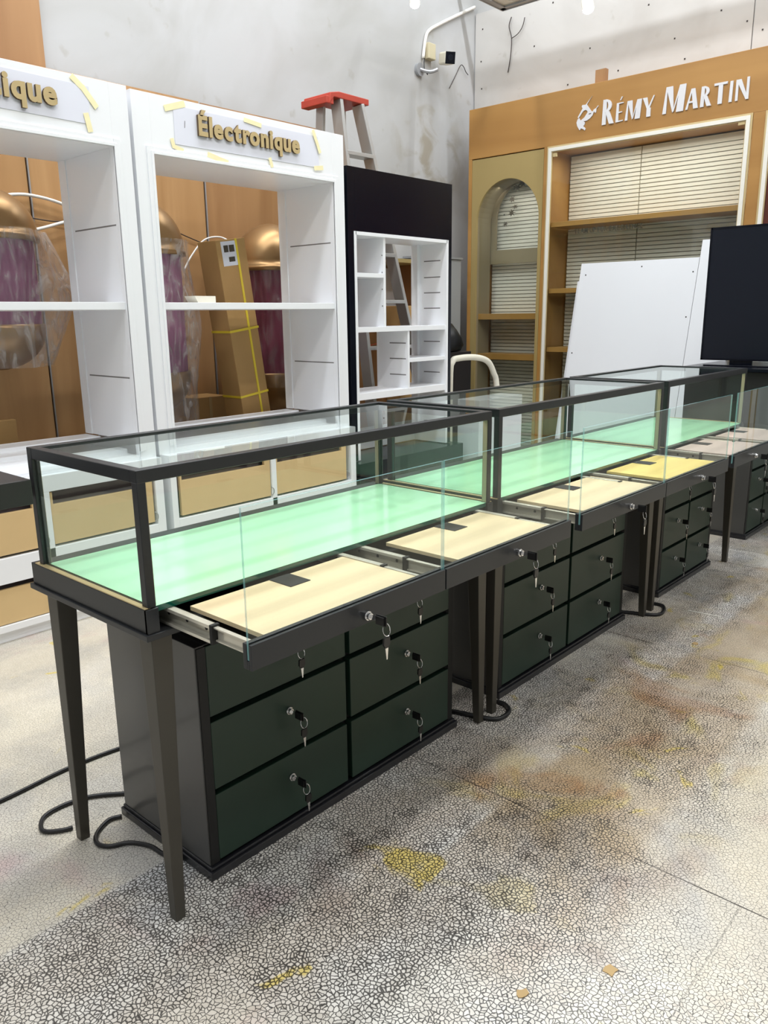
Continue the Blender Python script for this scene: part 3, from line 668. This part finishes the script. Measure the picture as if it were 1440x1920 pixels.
# ------------------------------------------------------------ veneer panels leaning behind
for nm, xa, xb, ya, yb_, z1_, mt, lb in (
    ('wood_panel', .9, 1.938, 4.075, 4.093, 2.385, 'wood', 'orange brown veneer panel behind the left white cabinet'),
    ('wood_panel', 1.952, 2.985, 4.075, 4.093, 2.404, 'wood', 'veneer panel between the wall and the Électronique cabinet, left of the pale seam'),
    ('wood_panel', 2.999, 3.965, 4.075, 4.093, 2.400, 'wood2', 'veneer panel right of the pale seam, its upper part behind the taller gold dome'),
    ('wood_panel', .9, 2.115, 4.115, 4.135, 3.3, 'wood2', 'tallest brown veneer panel, rising above the left cabinet to the top edge')):
    tag(part(nm, MB().box(xa, xb, ya, yb_, 0, z1_), M[mt], loc=((xa+xb)/2, ya, 0), bevel=.001), lb, 'panel', 'veneer panels leaning on the left wall')
for x, lb in ((1.945, 'thin pale strip in the panel seam behind the left cabinet'), (2.992, 'thin pale strip in the panel seam behind the Électronique cabinet')):
    tag(part('seam_strip', MB().box(x-.003, x+.003, 4.066, 4.0745, 0, 2.38), M['steelgrey'], loc=(x, 4.07, 0)), lb, 'strip')

# ------------------------------------------------------------ gold domed columns in plastic
def dome(cx, cy, r, ztop, zrim, zcloth, zbot, cloth, label, wrap, skirt=0):
    t = thing('domed_column', label, 'column', (cx, cy, zbot), 'gold domed fabric columns wrapped in plastic')
    pr = [(r*1.07*math.cos(a*PI/24), zrim+(ztop-zrim)*math.sin(a*PI/24)) for a in range(12)] + [(.002, ztop)]
    part('gold_dome', MB().lathe([(r*.98, zrim-.03), (r*1.10, zrim-.03), (r*1.10, zrim-.012), (r*1.07, zrim)] + pr, cx, cy, 48), M['gold'], t, smooth=True)
    part('fabric_drum', MB().lathe([(r*.95, zrim-.03), (r*.95, zcloth)], cx, cy, 144, wob=lambda a, z: 1+.012*math.cos(36*a)), cloth, t, smooth=True)
    pr = [(r*1.02*math.cos(a*PI/20), zcloth-.02-(zcloth-zbot-.02)*math.sin(a*PI/20)) for a in range(10)] + [(.03, zbot)]
    part('gold_bowl', MB().lathe([(r*.95, zcloth), (r*1.02, zcloth)] + pr, cx, cy, 40), M['gold'], t, smooth=True)
    a0, a1 = wrap; n = 34; vs = []; seg = 90
    mb = MB(); prof = [(a0 + (a1-a0)*i/n) for i in range(n+1)]
    rn = random.Random(label)
    off = rn.uniform(0, 50)
    for i, z in enumerate(prof):
        for k in range(seg):
            a = k*2*PI/seg
            nn = noise.noise(Vector((math.cos(a)*2.2+off, math.sin(a)*2.2, z*3.2))) + .6*noise.noise(Vector((math.cos(a)*7+off, math.sin(a)*7, z*5)))
            fl = skirt*max(0, math.cos(a+.25))**6*(1-abs((z-a1)/(a0-a1)*2-1.1))
            rr = r*1.13 + .030*nn*r/.2 + fl
            y_ = cy+rr*math.sin(a)
            vs.append((cx+rr*math.cos(a), min(y_, 4.07), z))
    fs = [(i*seg+k, i*seg+(k+1) % seg, (i+1)*seg+(k+1) % seg, (i+1)*seg+k) for i in range(n) for k in range(seg)]
    mb.add(vs, fs)
    part('plastic_wrap', mb, M['film'] if skirt else M['film2'], t, smooth=True, recalc=False)
    return t
dome(1.60, 3.83, .205, 1.79, 1.585, 1.19, .985, M['plum'], 'gold domed plum column in clear wrap, behind the left cabinet', (1.60, 1.00), .16)
dome(2.385, 3.83, .205, 1.80, 1.555, .93, .70, M['plum'], 'domed column in loose clear film beside the left frame of the Électronique cabinet', (1.60, .66), .05)
dome(3.262, 3.83, .212, 1.745, 1.50, .88, .62, M['magenta'], 'gold domed magenta column standing right of the strapped cardboard box', (1.47, .80), .0)
# cords and wires on the panels
def cord(name, pts, r, mat, label, cat, sm=6, seg=7):
    o = part(name, MB().tube(pts, r, seg, smooth=sm), mat, smooth=True, loc=pts[0]); return tag(o, label, cat)
cord('wire', [(2.55, 4.05, 1.78), (2.72, 4.055, 1.70), (2.95, 4.06, 1.63), (3.12, 4.06, 1.58), (3.33, 4.06, 1.60), (3.42, 4.05, 1.64)], .003, M['wire'], 'dark wire drooping across the veneer above the strapped cardboard box', 'wire')
cord('wire', [(1.66, 4.05, 1.80), (1.80, 4.055, 1.72), (2.02, 4.06, 1.69), (2.14, 4.05, 1.70)], .003, M['wire'], 'dark wire behind the left white cabinet, above the plum column', 'wire')
cord('flat_cable', [(1.72, 4.02, 1.77), (1.90, 4.03, 1.80), (2.09, 4.03, 1.77), (2.13, 4.03, 1.71), (2.03, 4.03, 1.67), (1.93, 4.03, 1.64)], .008, M['whitecord'], 'bent white flat cord on the veneer behind the left cabinet', 'cord')
cord('flat_cable', [(2.71, 3.93, 1.47), (2.78, 3.95, 1.55), (2.88, 3.96, 1.64), (2.97, 3.93, 1.66), (3.0, 3.85, 1.62), (3.0, 3.8, 1.60)], .005, M['whitecord'], 'thin white cord arching to the top of the strapped cardboard box', 'cord')

# ------------------------------------------------------------ cardboard boxes
t = thing('cardboard_box', 'tall narrow cardboard box with yellow straps leaning behind the Électronique cabinet', 'box', (2.875, 3.56, 0), rot=(0, -math.atan(.135), 0))
bx, by = 2.875, 3.56
zt_ = 1.60/math.cos(math.atan(.135))
part('carton', MB().box(bx, bx+.195, by, by+.16, 0, zt_), M['carton'], t, .003)
part('shipping_label', MB().box(bx+.03, bx+.125, by-.0015, by, zt_-.135, zt_-.01).box(bx+.045, bx+.075, by-.002, by-.0015, zt_-.065, zt_-.03, 1).box(bx+.08, bx+.115, by-.002, by-.0015, zt_-.065, zt_-.03, 1).box(bx+.07, bx+.11, by-.002, by-.0015, zt_-.115, zt_-.09, 1), [M['paper'], M['decal']], t)
part('strap', MB().box(bx+.125, bx+.138, by-.003, by, .02, zt_), M['strap'], t)
for z_ in (.78, 1.27-.02): 
    pass
part('strap', MB().box(bx-.003, bx+.198, by-.004, by+.163, 1.135, 1.147), M['strap'], t)
part('strap', MB().box(bx-.003, bx+.198, by-.004, by+.163, .775, .787), M['strap'], t)
t = thing('cardboard_box', 'brown cardboard carton on the floor, low between the two domed columns', 'box', (2.66, 3.95, 0))
part('carton', MB().box(2.66, 2.90, 3.86, 4.06, 0, .76), M['carton'], t, .003)
part('tape_strip', MB().box(2.77, 2.79, 3.8585, 3.86, .3, .76), M['leaf'], t)
tag(part('cardboard_sheet', MB().box(1.20, 1.545, 3.62, 3.66, 0, .775), M['carton'], loc=(1.4, 3.64, 0), bevel=.003), 'brown cardboard piece low behind the left cabinet at the left edge', 'cardboard')
tag(part('cream_wedge', MB().prism([(2.245, 1.276), (2.343, 1.276), (2.343, 1.307), (2.226, 1.307), (2.23, 1.30)], lambda a, b, c: (a, c, b), 3.16, 3.24), M['cream'], loc=(2.28, 3.2, 1.276)), 'small cream wedge lying on the shelf of the Électronique cabinet', 'wedge')

# ------------------------------------------------------------ step ladder
t = thing('step_ladder', 'aluminium step ladder with a red top, standing behind the black cabinet', 'ladder', (3.8, 3.7, 0))
FL0, FL1, FR0, FR1 = Vector((3.625, 3.60, 2.44)), Vector((3.80, 3.44, .01)), Vector((3.80, 3.595, 2.44)), Vector((4.42, 3.42, .01))
BL0, BL1, BR0, BR1 = Vector((3.60, 3.71, 2.42)), Vector((3.66, 3.95, .01)), Vector((3.77, 3.71, 2.42)), Vector((4.04, 3.95, .01))
for a, b in ((FL0, FL1), (FR0, FR1)): part('front_rail', MB().bar(a, b, .082, .026, (1, 0, 0)), M['alu'], t, .003)
for a, b in ((BL0, BL1), (BR0, BR1)): part('back_rail', MB().bar(a, b, .062, .022, (1, 0, 0)), M['alu'], t, .003)
for k in range(1, 8):
    f = k*.118
    part('step', MB().bar(FL0.lerp(FL1, f), FR0.lerp(FR1, f), .085, .022, (0, 0, 1)), M['alu'], t, .002)
m = MB()
for f in (.25, .5, .75): m.bar(BL0.lerp(BL1, f), BR0.lerp(BR1, f), .03, .015)
part('brace', m, M['alu'], t)
m = MB().prism([(3.52, 2.40), (3.53, 2.46), (3.60, 2.475), (3.855, 2.475), (3.855, 2.44), (3.56, 2.44)], lambda a, b, c: (a, c, b), 3.555, 3.78)
m.box(3.50, 3.56, 3.56, 3.775, 2.40, 2.44)
part('top_cap', m, M['red'], t, .004)
part('spreader', MB().bar(FL0.lerp(FL1, .56)+Vector((.02, 0, 0)), BL0.lerp(BL1, .60), .012, .004), M['red'], t)
part('spreader', MB().bar(FR0.lerp(FR1, .56), BR0.lerp(BR1, .60), .012, .004), M['red'], t)

# ------------------------------------------------------------ wall unit with the brand sign
XR = 5.40
t = thing('wall_unit', 'large honey oak wall unit with RÉMY MARTIN sign, arched niche and glass doors', 'wall unit', (XR, 1.0, 0))
m = MB().box(XR, XR+.03, .10, 3.932, 2.372, 2.728).box(XR, XR+.03, 3.90, 3.932, 0, 2.372).box(XR, XR+.03, 3.231, 3.26, 0, 2.372).box(XR, XR+.03, 1.741, 1.815, 0, 2.372)
m.box(XR, XR+.03, 1.815, 3.231, 2.346, 2.372).box(XR+.03, 5.76, .10, 3.932, 2.70, 2.728).box(XR+.03, 5.76, 3.91, 3.932, 0, 2.70).box(XR+.03, 5.76, 3.215, 3.232, 0, 2.36).box(XR+.03, 5.76, 1.77, 1.80, 0, 2.36).box(XR+.03, 5.76, 1.8, 3.9, 2.35, 2.36)
m.box(XR, XR+.03, 1.815, 3.231, 0, .12)
part('frame', m, M['oak'], t, .002)
# arched niche front with a real opening
def plate(outer, hole, ya_fn):
    cu = bpy.data.curves.new('p', 'CURVE'); cu.dimensions = '2D'; cu.fill_mode = 'BOTH'; cu.extrude = .009
    for poly in (outer, hole):
        s_ = cu.splines.new('POLY'); s_.points.add(len(poly)-1); s_.use_cyclic_u = True
        for p, (a, b) in zip(s_.points, poly): p.co = (a, b, 0, 1)
    o = bpy.data.objects.new('p', cu); C.objects.link(o); bpy.context.view_layer.update()
    me = bpy.data.meshes.new_from_object(o.evaluated_get(bpy.context.evaluated_depsgraph_get()))
    mb = MB().add([ya_fn(*v.co) for v in me.vertices], [tuple(p.vertices) for p in me.polygons])
    bpy.data.objects.remove(o); bpy.data.curves.remove(cu); bpy.data.meshes.remove(me)
    return mb
def arch(y0_, y1_, z0_, zs, zt2, n=24):
    c = (y0_+y1_)/2; r = (y1_-y0_)/2
    return [(y0_, z0_), (y1_, z0_)] + [(c+r*math.cos(k*PI/n), zs+(zt2-zs)*math.sin(k*PI/n)) for k in range(n+1)]
part('arch_panel', plate([(3.262, 0.02), (3.898, 0.02), (3.898, 2.365), (3.262, 2.365)], arch(3.29, 3.85, .12, 1.905, 2.200), lambda a, b, c: (XR+.002+.009+c, a, b)), M['goldpanel'], t)
m = MB()                                                             # niche reveal
ar = arch(3.29, 3.85, .12, 1.905, 2.200)
n_ = len(ar); m.add([(XR+.02, a, b) for a, b in ar] + [(XR+.20, a, b) for a, b in ar], [(i, (i+1) % n_, (i+1) % n_+n_, i+n_) for i in range(n_)])
part('arch_reveal', m, M['taupe'], t, recalc=False)
part('inner_arch', plate([(3.24, 1.60), (3.93, 1.60), (3.93, 2.34), (3.24, 2.34)], arch(3.30, 3.808, 1.705, 1.93, 2.20), lambda a, b, c: (XR+.222+c, a, b)), M['taupe'], t)
for z_ in (1.165, .850): part('shelf', MB().box(XR+.045, 5.69, 3.262, 3.89, z_, z_+.045), M['oak'], t, .001)
m = MB().box(XR+.04, XR+.044, 3.27, 3.87, .12, 2.25)
part('niche_glass', m, M['glass'], t)
# cream slatted backs (one per bay, real ribs)
def slats(name, ya, yb, za, zb, x):
    m = MB(); p = .028; n = int((zb-za)/p)
    for i in range(n):
        z = za+i*p
        m.prism([(0, z), (0, z+.004), (-.003, z+.006), (-.0045, z+p), (0, z+p)], lambda a, b, c: (x+a, c, b), ya, yb)
    m.box(x, x+.012, ya, yb, za, zb)
    return part(name, m, M['slat'], t)
slats('slatted_back', 3.262, 3.895, .10, 2.32, 5.70)
slats('slatted_back', 2.655, 3.205, .10, 2.34, 5.70)
slats('slatted_back', 1.80, 2.648, .10, 2.34, 5.70)
for z_ in (1.835, 1.365, .935): part('shelf', MB().box(XR+.03, 5.69, 1.80, 3.20, z_-.012, z_+.022), M['oak'], t, .001)
for ly_, lw_, le_ in ((2.5, 1.2, 3.2), (3.57, .45, 1.2)):
    area('cabinet_lamp', (5.50, ly_, 2.325 if ly_ < 3 else 2.16), .03, lw_, le_, (1, .96, .88))
# white framed glass door, brass edged
def door(ya, yb):
    m = MB()
    for off, wd, x_, mi in ((0, .012, XR-.006, 1), (.012, .024, XR-.012, 0), (.036, .006, XR-.004, 1)):
        a, b, c_ = ya+off, yb-off, 2.372-off
        m.box(x_, XR, a, a+wd, .02, c_, mi).box(x_, XR, b-wd, b, .02, c_, mi).box(x_, XR, a+wd, b-wd, c_-wd, c_, mi)
    d = part('glass_door', m, [M['offwhite'], M['brasstrim']], t, .001)
    part('pane', MB().box(XR+.002, XR+.008, ya+.03, yb-.03, .03, 2.34), M['glass'], d)
    part('hinge', MB().box(XR-.002, XR+.01, yb-.075, yb-.045, 2.30, 2.325).box(XR-.002, XR+.01, ya+.045, ya+.085, 2.315, 2.335), M['brasstrim'], d)
    return d
door(1.815, 3.231); door(.30, 1.741)
part('rose_reflection', MB().box(5.60, 5.62, .12, 1.76, 1.38, 2.34), M['rose'], t)  # panel coloured with the rosy reflections of the second glass door
part('white_back', MB().box(5.60, 5.62, .12, 1.76, .1, 1.38), M['white2'], t)
part('batten', MB().box(XR+.05, XR+.09, 2.832, 2.908, 2.66, 2.822), M['wood2'], t)
def sign_letter(ch, y, z, h, wd):
    """flared capital: thick and thin strokes, y is the left edge as read, widths run towards -y"""
    T, t_ = .27*wd/.8*1.0, .11*wd/.8
    T = max(T, .019*h/.12); t_ = max(t_, .008*h/.12)
    mb = MB(); k = [0]
    def poly(pts):
        k[0] += 1
        mb.prism(pts, lambda a, b, c: (XR-.001-c, y-a, z+b), 0, .006+.0003*k[0])
    if ch in 'RE':
        poly([(0, 0), (T, 0), (T+.002, h), (.004, h)])
    if ch == 'R':
        n = 10; cy = .74*h; r1, r2 = .26*h, .16*h
        for i in range(n):
            a0, a1 = PI/2-PI*i/n, PI/2-PI*(i+1)/n
            poly([(T*.8+(wd*.52)*math.cos(a0)*r1/(.26*h), cy+r1*math.sin(a0)), (T*.8+(wd*.52)*math.cos(a1), cy+r1*math.sin(a1)),
                  (T*.8+(wd*.52-T*.85)*math.cos(a1), cy+(r1-t_)*math.sin(a1)), (T*.8+(wd*.52-T*.85)*math.cos(a0), cy+(r1-t_)*math.sin(a0))])
        poly([(wd*.30, .50*h), (wd*.30+T*.9, .52*h), (wd*1.02, 0), (wd*1.02-T*1.15, .0)])
    elif ch in 'E':
        for zz, l in ((0, 1), (.46*h, .85), (h-t_, .98)): poly([(T*.9, zz), (wd*l, zz+.003), (wd*l, zz+t_+.001), (T*.9, zz+t_)])
        poly([(wd*.52, h*1.13), (wd*.62, h*1.12), (wd*.86, h*1.30), (wd*.72, h*1.31)])
    elif ch == 'M':
        poly([(0, 0), (t_*1.3, 0), (wd*.20, h), (wd*.13, h)])
        poly([(wd*.13, h), (wd*.13+T*.95, h), (wd*.55, .05*h), (wd*.49, 0)])
        poly([(wd*.49, 0), (wd*.55, .05*h), (wd*.86, h), (wd*.78, h)])
        poly([(wd*.78, h), (wd*.78+T*.9, h), (wd, 0), (wd-T, 0)])
    elif ch == 'Y':
        poly([(0, h), (T*1.1, h), (wd*.55, .45*h), (wd*.38, .42*h)])
        poly([(wd*.90, h*1.05), (wd, h*1.05), (wd*.60, .42*h), (wd*.46, .44*h)])
        poly([(wd*.38, 0), (wd*.38+T, 0), (wd*.38+T, .45*h), (wd*.38, .45*h)])
    elif ch == 'A':
        poly([(0, 0), (t_*1.3, 0), (wd*.5, h), (wd*.40, h)])
        poly([(wd*.40, h), (wd*.40+T*.9, h), (wd*1.02, 0), (wd*1.02-T*1.1, 0)])
        poly([(wd*.18, .30*h), (wd*.76, .30*h), (wd*.74, .30*h+t_), (wd*.20, .30*h+t_)])
    elif ch == 'T':
        poly([(wd*.5-T*.5, 0), (wd*.5+T*.5, 0), (wd*.5+T*.5, h), (wd*.5-T*.5, h)])
        poly([(0, h-t_), (wd, h-t_), (wd*1.02, h+.003), (-.002, h+.003)])
    elif ch == 'I':
        poly([(0, 0), (T, 0), (T+.002, h), (.003, h)])
    elif ch == 'N':
        poly([(0, 0), (t_*1.4, 0), (t_*1.4, h), (0, h)])
        poly([(0, h), (T*1.1, h), (wd, 0), (wd-T*.6, 0)])
        poly([(wd-t_*1.4, 0), (wd, 0), (wd, h*1.05), (wd-t_*1.4, h*1.05)])
    part('sign_letter', mb, M['logo'], t)
SW = [('R', .085, 1), ('E', .052, 0), ('M', .105, 0), ('Y', .080, 0), (' ', .030, 0), ('M', .135, 1), ('A', .078, 0), ('R', .068, 0), ('T', .078, 0), ('I', .024, 0), ('N', .078, 0)]
tot_ = sum(a[1] for a in SW) + .014*(len(SW)-1); kk = (2.812-1.852)/tot_; yy = 2.812
for ch, wd_, bg in SW:
    hh = .157 if bg else .118
    if ch != ' ': sign_letter(ch, yy, 2.452 + (0 if bg else .002), hh, wd_*kk)
    yy -= (wd_+.014)*kk
horse = [(2.893, 2.65), (2.903, 2.639), (2.926, 2.61), (2.931, 2.6), (2.912, 2.576), (2.895, 2.554), (2.885, 2.551), (2.878, 2.562), (2.861, 2.568), (2.846, 2.584), (2.845, 2.577), (2.858, 2.565), (2.86, 2.542), (2.867, 2.539), (2.875, 2.549), (2.886, 2.526), (2.903, 2.511), (2.925, 2.5), (2.95, 2.498), (2.94, 2.488), (2.944, 2.475), (2.953, 2.468), (2.933, 2.45), (2.94, 2.439), (2.953, 2.449), (2.971, 2.456), (2.976, 2.446), (2.981, 2.447), (3.0, 2.475), (3.006, 2.498), (2.998, 2.518), (2.985, 2.524), (2.979, 2.511), (2.971, 2.509), (2.947, 2.523), (2.932, 2.541), (2.923, 2.553), (2.929, 2.564), (2.944, 2.569), (2.959, 2.563), (2.976, 2.542), (2.993, 2.523), (2.998, 2.531), (2.972, 2.569), (2.963, 2.582), (2.971, 2.594), (2.966, 2.604), (2.941, 2.602)]
m = MB().prism(horse, lambda a, b, c: (XR-c, a, b), .001, .006)
m.prism([(2.895, 2.538), (2.915, 2.536), (2.912, 2.541), (2.898, 2.543)], lambda a, b, c: (XR-c, a, b), .0061, .007, 1)
part('emblem', m, [M['logo'], M['logodark']], t)
o_ = letters('TEAM UP FOR EXCELLENCE', .046, .001, lambda a, b, c: (XR+.050-c, 3.015-a*.80, 1.768+b), .0010, .006, t, [M['decal']], name='decal_letter')
part('glass_ledge', MB().box(XR+.045, XR+.20, 2.35, 3.20, 1.758, 1.766), M['glass'], t)
rn = random.Random(4)
for (y, z, s_) in ((3.62, 2.16, .05), (3.57, 2.19, .05), (3.66, 2.08, .035), (3.66, 1.98, .045), (3.63, 2.02, .03), (3.72, 1.90, .03), (3.73, 1.97, .012)):
    pts = []
    for k in range(14):
        a = k*2*PI/14; r_ = s_*(rn.uniform(.75, 1.0) if k % 2 else rn.uniform(.2, .45)); pts.append((y+r_*math.cos(a), z+r_*math.sin(a)*.8))
    part('floral_decal', MB().prism(pts, lambda a, b, c: (XR+.21-c, a, b), 0, .002), M['decal'], t)

# ------------------------------------------------------------ white board sheets leaning on the unit
def sheet(y0_, y1_, ztop, dx, label, seam=None, extra=()):
    ang = math.atan2(.150, .72); L_ = ztop/math.cos(ang)
    xt = 5.372-dx; xb_ = xt - ztop*math.tan(ang)
    t_ = thing('board_sheet', label, 'board', (xb_, (y0_+y1_)/2, 0), 'white board sheets leaning on the oak wall unit')
    part('sheet', MB().box(xb_, xb_+.012, y0_, y1_, 0, L_), M['white2'], t_, .001)
    for (yy, zz) in extra: part('screw', MB().tube([(xb_-.0008, yy, zz), (xb_, yy, zz)], .005, 8), M['cable'], t_)
    t_.rotation_euler = (0, ang, 0)
sheet(2.035, 2.93, 1.43, .0, 'shorter white sheet peeking out left, behind the large white sheet')
sheet(1.78, 2.043, 1.655, .016, 'tallest white sheet, its edge showing beside the dark screen')
sheet(2.047, 2.885, 1.548, .034, 'large front white sheet with screw holes, leaning behind the farthest showcase', extra=((2.075, 1.49), (2.43, 1.54), (2.84, 1.50), (2.075, 1.20), (2.86, .95)))

# ------------------------------------------------------------ trolley, grey cabinet, crate and bag behind
t = thing('hand_trolley', 'trolley with a bent cream tube handle between the black cabinet and the oak unit', 'trolley', (4.5, 3.3, 0))
part('handle', MB().tube([(4.085, 3.1, .18), (4.085, 3.1, .80), (4.11, 3.1, .915), (4.18, 3.1, .935), (4.36, 3.1, .932), (4.50, 3.1, .90), (4.575, 3.1, .82), (4.62, 3.1, .70), (4.66, 3.1, .18)], .020, 12, smooth=6), M['cream'], t, smooth=True)
part('platform', MB().box(4.07, 4.80, 2.86, 3.26, .14, .18), M['cream'], t, .004)
for wx, wy in ((4.14, 2.9), (4.14, 3.22), (4.73, 2.9), (4.73, 3.22)): part('wheel', MB().tube([(wx, wy-.018, .055), (wx, wy+.018, .055)], .055, 18), M['cable'], t)
part('loose_board', MB().box(4.13, 4.78, 3.13, 3.58, .18, .66), M['white2'], t, .002) if False else None
tag(part('white_carton', MB().box(4.13, 4.63, 2.90, 3.07, .181, .68), M['white2'], loc=(4.45, 3.0, .18), bevel=.003), 'plain white box riding on the trolley', 'box')
t = thing('metal_cabinet', 'grey metal cabinet in the room corner, left of the oak unit', 'cabinet', (5.1, 3.98, 0))
part('body', MB().box(4.86, 5.34, 3.95, 4.14, 0, 1.63), M['greymetal'], t, .003)
part('top_rim', MB().box(4.85, 5.35, 3.94, 4.145, 1.63, 1.645), M['steelgrey'], t)
tag(part('dark_crate', MB().box(4.72, 5.12, 3.68, 3.93, 0, .93), M['blackwood'], loc=(4.9, 3.8, 0), bevel=.004), 'dark crate standing in the corner beside the oak unit', 'crate')
m = MB(); 
for k in range(1): m.lathe([(.004, .931), (.11, .935), (.13, .98), (.12, 1.04), (.10, 1.09), (.05, 1.14), (.02, 1.15)], 4.93, 3.79, 24, wob=lambda a, z: 1+.10*math.sin(3*a+z*30))
tag(part('black_bag', m, M['bag'], smooth=True, loc=(4.92, 3.8, .93)), 'crumpled black bag on the dark crate', 'bag')
t = thing('shelf_unit', 'low unit with brown top and white back, seen through the black cabinet', 'shelf unit', (4.4, 3.75, 0))
part('carcass', MB().box(4.13, 4.17, 3.72, 4.05, 0, 1.56).box(4.62, 4.66, 3.72, 4.05, 0, 1.56).box(4.17, 4.62, 4.03, 4.05, 0, 1.56), M['wood2'], t, .002)
part('top', MB().box(4.12, 4.67, 3.71, 4.06, 1.56, 1.585), M['goldpanel'], t)
part('white_back', MB().box(4.17, 4.62, 4.00, 4.03, 1.24, 1.54), M['white2'], t)
tag(part('cardboard_box', MB().box(4.18, 4.61, 3.60, 3.98, 0, 1.27), M['carton'], loc=(4.4, 3.8, 0), bevel=.003), 'plain brown carton seen through the upper opening of the black cabinet', 'box')

# ------------------------------------------------------------ security camera, conduit, twig cables
t = thing('security_camera', 'cream security camera with black face on the left wall near the corner', 'camera', (5.06, YW, 2.99))
part('mount', MB().tube([(5.06, YW, 2.985), (5.06, YW-.025, 2.985)], .045, 20).tube([(5.06, YW-.02, 2.985), (5.10, YW-.08, 2.965), (5.15, YW-.11, 2.985)], .013, 8, smooth=3), M['steelgrey'], t, smooth=False)
dirc = Vector((-.55, -.80, -.22)).normalized(); pf = Vector((5.19, YW-.20, 3.055)); pb = pf - dirc*.17
part('housing', MB().bar(pf, pb, .078, .084), M['cream'], t, .012)
part('face', MB().bar(pf+dirc*.006, pf, .074, .080, mi=0).tube([pf+dirc*.006, pf+dirc*.009], .020, 16, 1), [M['navy'], M['screen']], t, .004)
part('junction_box', MB().box(5.125, 5.21, YW-.05, YW, 3.07, 3.18), pbr('beige_plastic', srgb(196, 186, 156), .5), t, .006)
cord('camera_cable', [(5.11, YW-.02, 3.07), (5.08, YW-.04, 3.03), (5.075, YW-.05, 2.98), (5.10, YW-.06, 2.95)], .004, M['cable'], 'short black cable looping below the security camera', 'cable')
cord('conduit_pipe', [(5.098, YW-.016, 3.07), (5.125, YW-.016, 3.20), (5.165, YW-.016, 3.268), (5.30, YW-.016, 3.345), (5.60, YW-.016, 3.495), (5.745, YW-.016, 3.565)], .012, M['whitecord'], 'white conduit rising from the security camera to the corner', 'pipe', 5)
cord('loose_wire', [(5.43, YW-.01, 2.925), (5.50, YW-.012, 3.02), (5.56, YW-.02, 3.11), (5.60, YW-.02, 3.11), (5.63, YW-.02, 3.08), (5.67, YW-.015, 3.065)], .003, M['wire'], 'thin loose wire bent on the left wall beside the corner', 'wire')
cord('wire_bunch', [(XW-.02, 3.828, 3.04), (XW-.03, 3.80, 3.15), (XW-.03, 3.795, 3.27), (XW-.03, 3.82, 3.36), (XW-.03, 3.80, 3.42)], .0035, M['wire'], 'dark branching wire end sticking out of the back wall', 'wire')
cord('wire_branch', [(XW-.03, 3.797, 3.27), (XW-.03, 3.74, 3.29), (XW-.03, 3.70, 3.33), (XW-.03, 3.68, 3.39)], .003, M['wire'], 'thin side wire curling right of the dark wire end on the back wall', 'wire')

# ------------------------------------------------------------ two lit spot lamps at the top of the picture
def spot(px, py, pz, label, r=.032):
    t_ = thing('spot_lamp', label, 'lamp', (px, py, pz), 'small lit lamps hanging near the top of the photo')
    d = Vector((-.35, -.35, -.85)).normalized(); c = Vector((px, py, pz))
    part('lamp_head', MB().tube([c-d*.11, c-d*.005], r*1.05, 16), M['offwhite'], t_, .003)
    part('lamp_face', MB().tube([c-d*.006, c], r*.92, 20), M['bulb'], t_)
    part('stem', MB().tube([c-d*.08, c-d*.08+Vector((0, 0, .12)), (px+.03, py+.03, 5.2)], .006, 6), M['offwhite'], t_)
spot(4.5, 3.727, 3.181, 'lit lamp left at the top edge, above the security camera')
spot(4.5, 2.464, 2.861, 'brightest lit lamp, right of the wall corner above the oak unit')

# ------------------------------------------------------------ floor cables and litter
Z = .006
cord('power_cable', [(.35, 1.955, Z), (.67, 1.952, Z), (.86, 1.965, Z), (1.03, 1.948, Z), (1.2, 1.9, Z)], .0055, M['cable'], 'black cable running off the left edge behind the nearest showcase', 'cable', 8)
cord('power_cable', [(.96, 1.70, Z), (.913, 1.729, Z), (.86, 1.775, Z), (.823, 1.798, Z), (.765, 1.81, Z), (.715, 1.80, Z), (.690, 1.762, Z), (.693, 1.738, Z), (.720, 1.715, Z), (.742, 1.705, Z)], .0055, M['cable'], 'black cable looping round the back left leg of the nearest showcase', 'cable', 6)
cord('power_cable', [(.845, 1.655, Z), (.815, 1.665, Z), (.77, 1.64, Z), (.751, 1.604, Z), (.765, 1.572, Z), (.803, 1.548, Z), (.828, 1.50, Z), (.832, 1.454, Z), (.846, 1.40, Z)], .0055, M['cable'], 'black cable looping on the floor between the nearest leg and the first chest', 'cable', 6)
cord('power_cable', [(1.77, 1.42, Z), (1.81, 1.355, Z), (1.85, 1.235, Z), (1.885, 1.215, Z), (1.93, 1.222, Z), (1.955, 1.255, Z), (1.955, 1.285, Z)], .0075, M['cable'], 'black cable looping round the paired legs between first and second showcase', 'cable', 6)
cord('power_cable', [(2.90, 1.40, Z), (2.95, 1.32, Z), (3.0, 1.215, Z), (3.06, 1.205, Z), (3.12, 1.235, Z), (3.12, 1.28, Z)], .0075, M['cable'], 'black cable looping round the paired legs between second and third showcase', 'cable', 6)
tag(part('white_strip', MB().bar((3.148, 1.137, .0015), (3.163, 1.007, .0015), .008, .002), M['offwhite'], loc=(3.15, 1.07, 0)), 'thin white strip lying on the floor before the farthest showcase', 'strip')
def litter(x, y, s, label, seed):
    rn = random.Random(seed); pts = [(x+s*rn.uniform(.5, 1)*math.cos(k*PI/4), y+s*rn.uniform(.4, .9)*math.sin(k*PI/4)) for k in range(8)]
    tag(part('dry_leaf', MB().prism(pts, lambda a, b, c: (a, b, c), .0005, .002), M['leaf'], loc=(x, y, 0)), label, 'leaf')
litter(1.206, .522, .020, 'small dry leaf on the floor at lower right, nearest the camera', 1)
litter(1.05, .62, .015, 'pale scrap on the floor, left of the lone dry leaf', 2)
litter(2.83, .985, .018, 'dark leaf scrap on the floor before the middle showcase', 3)
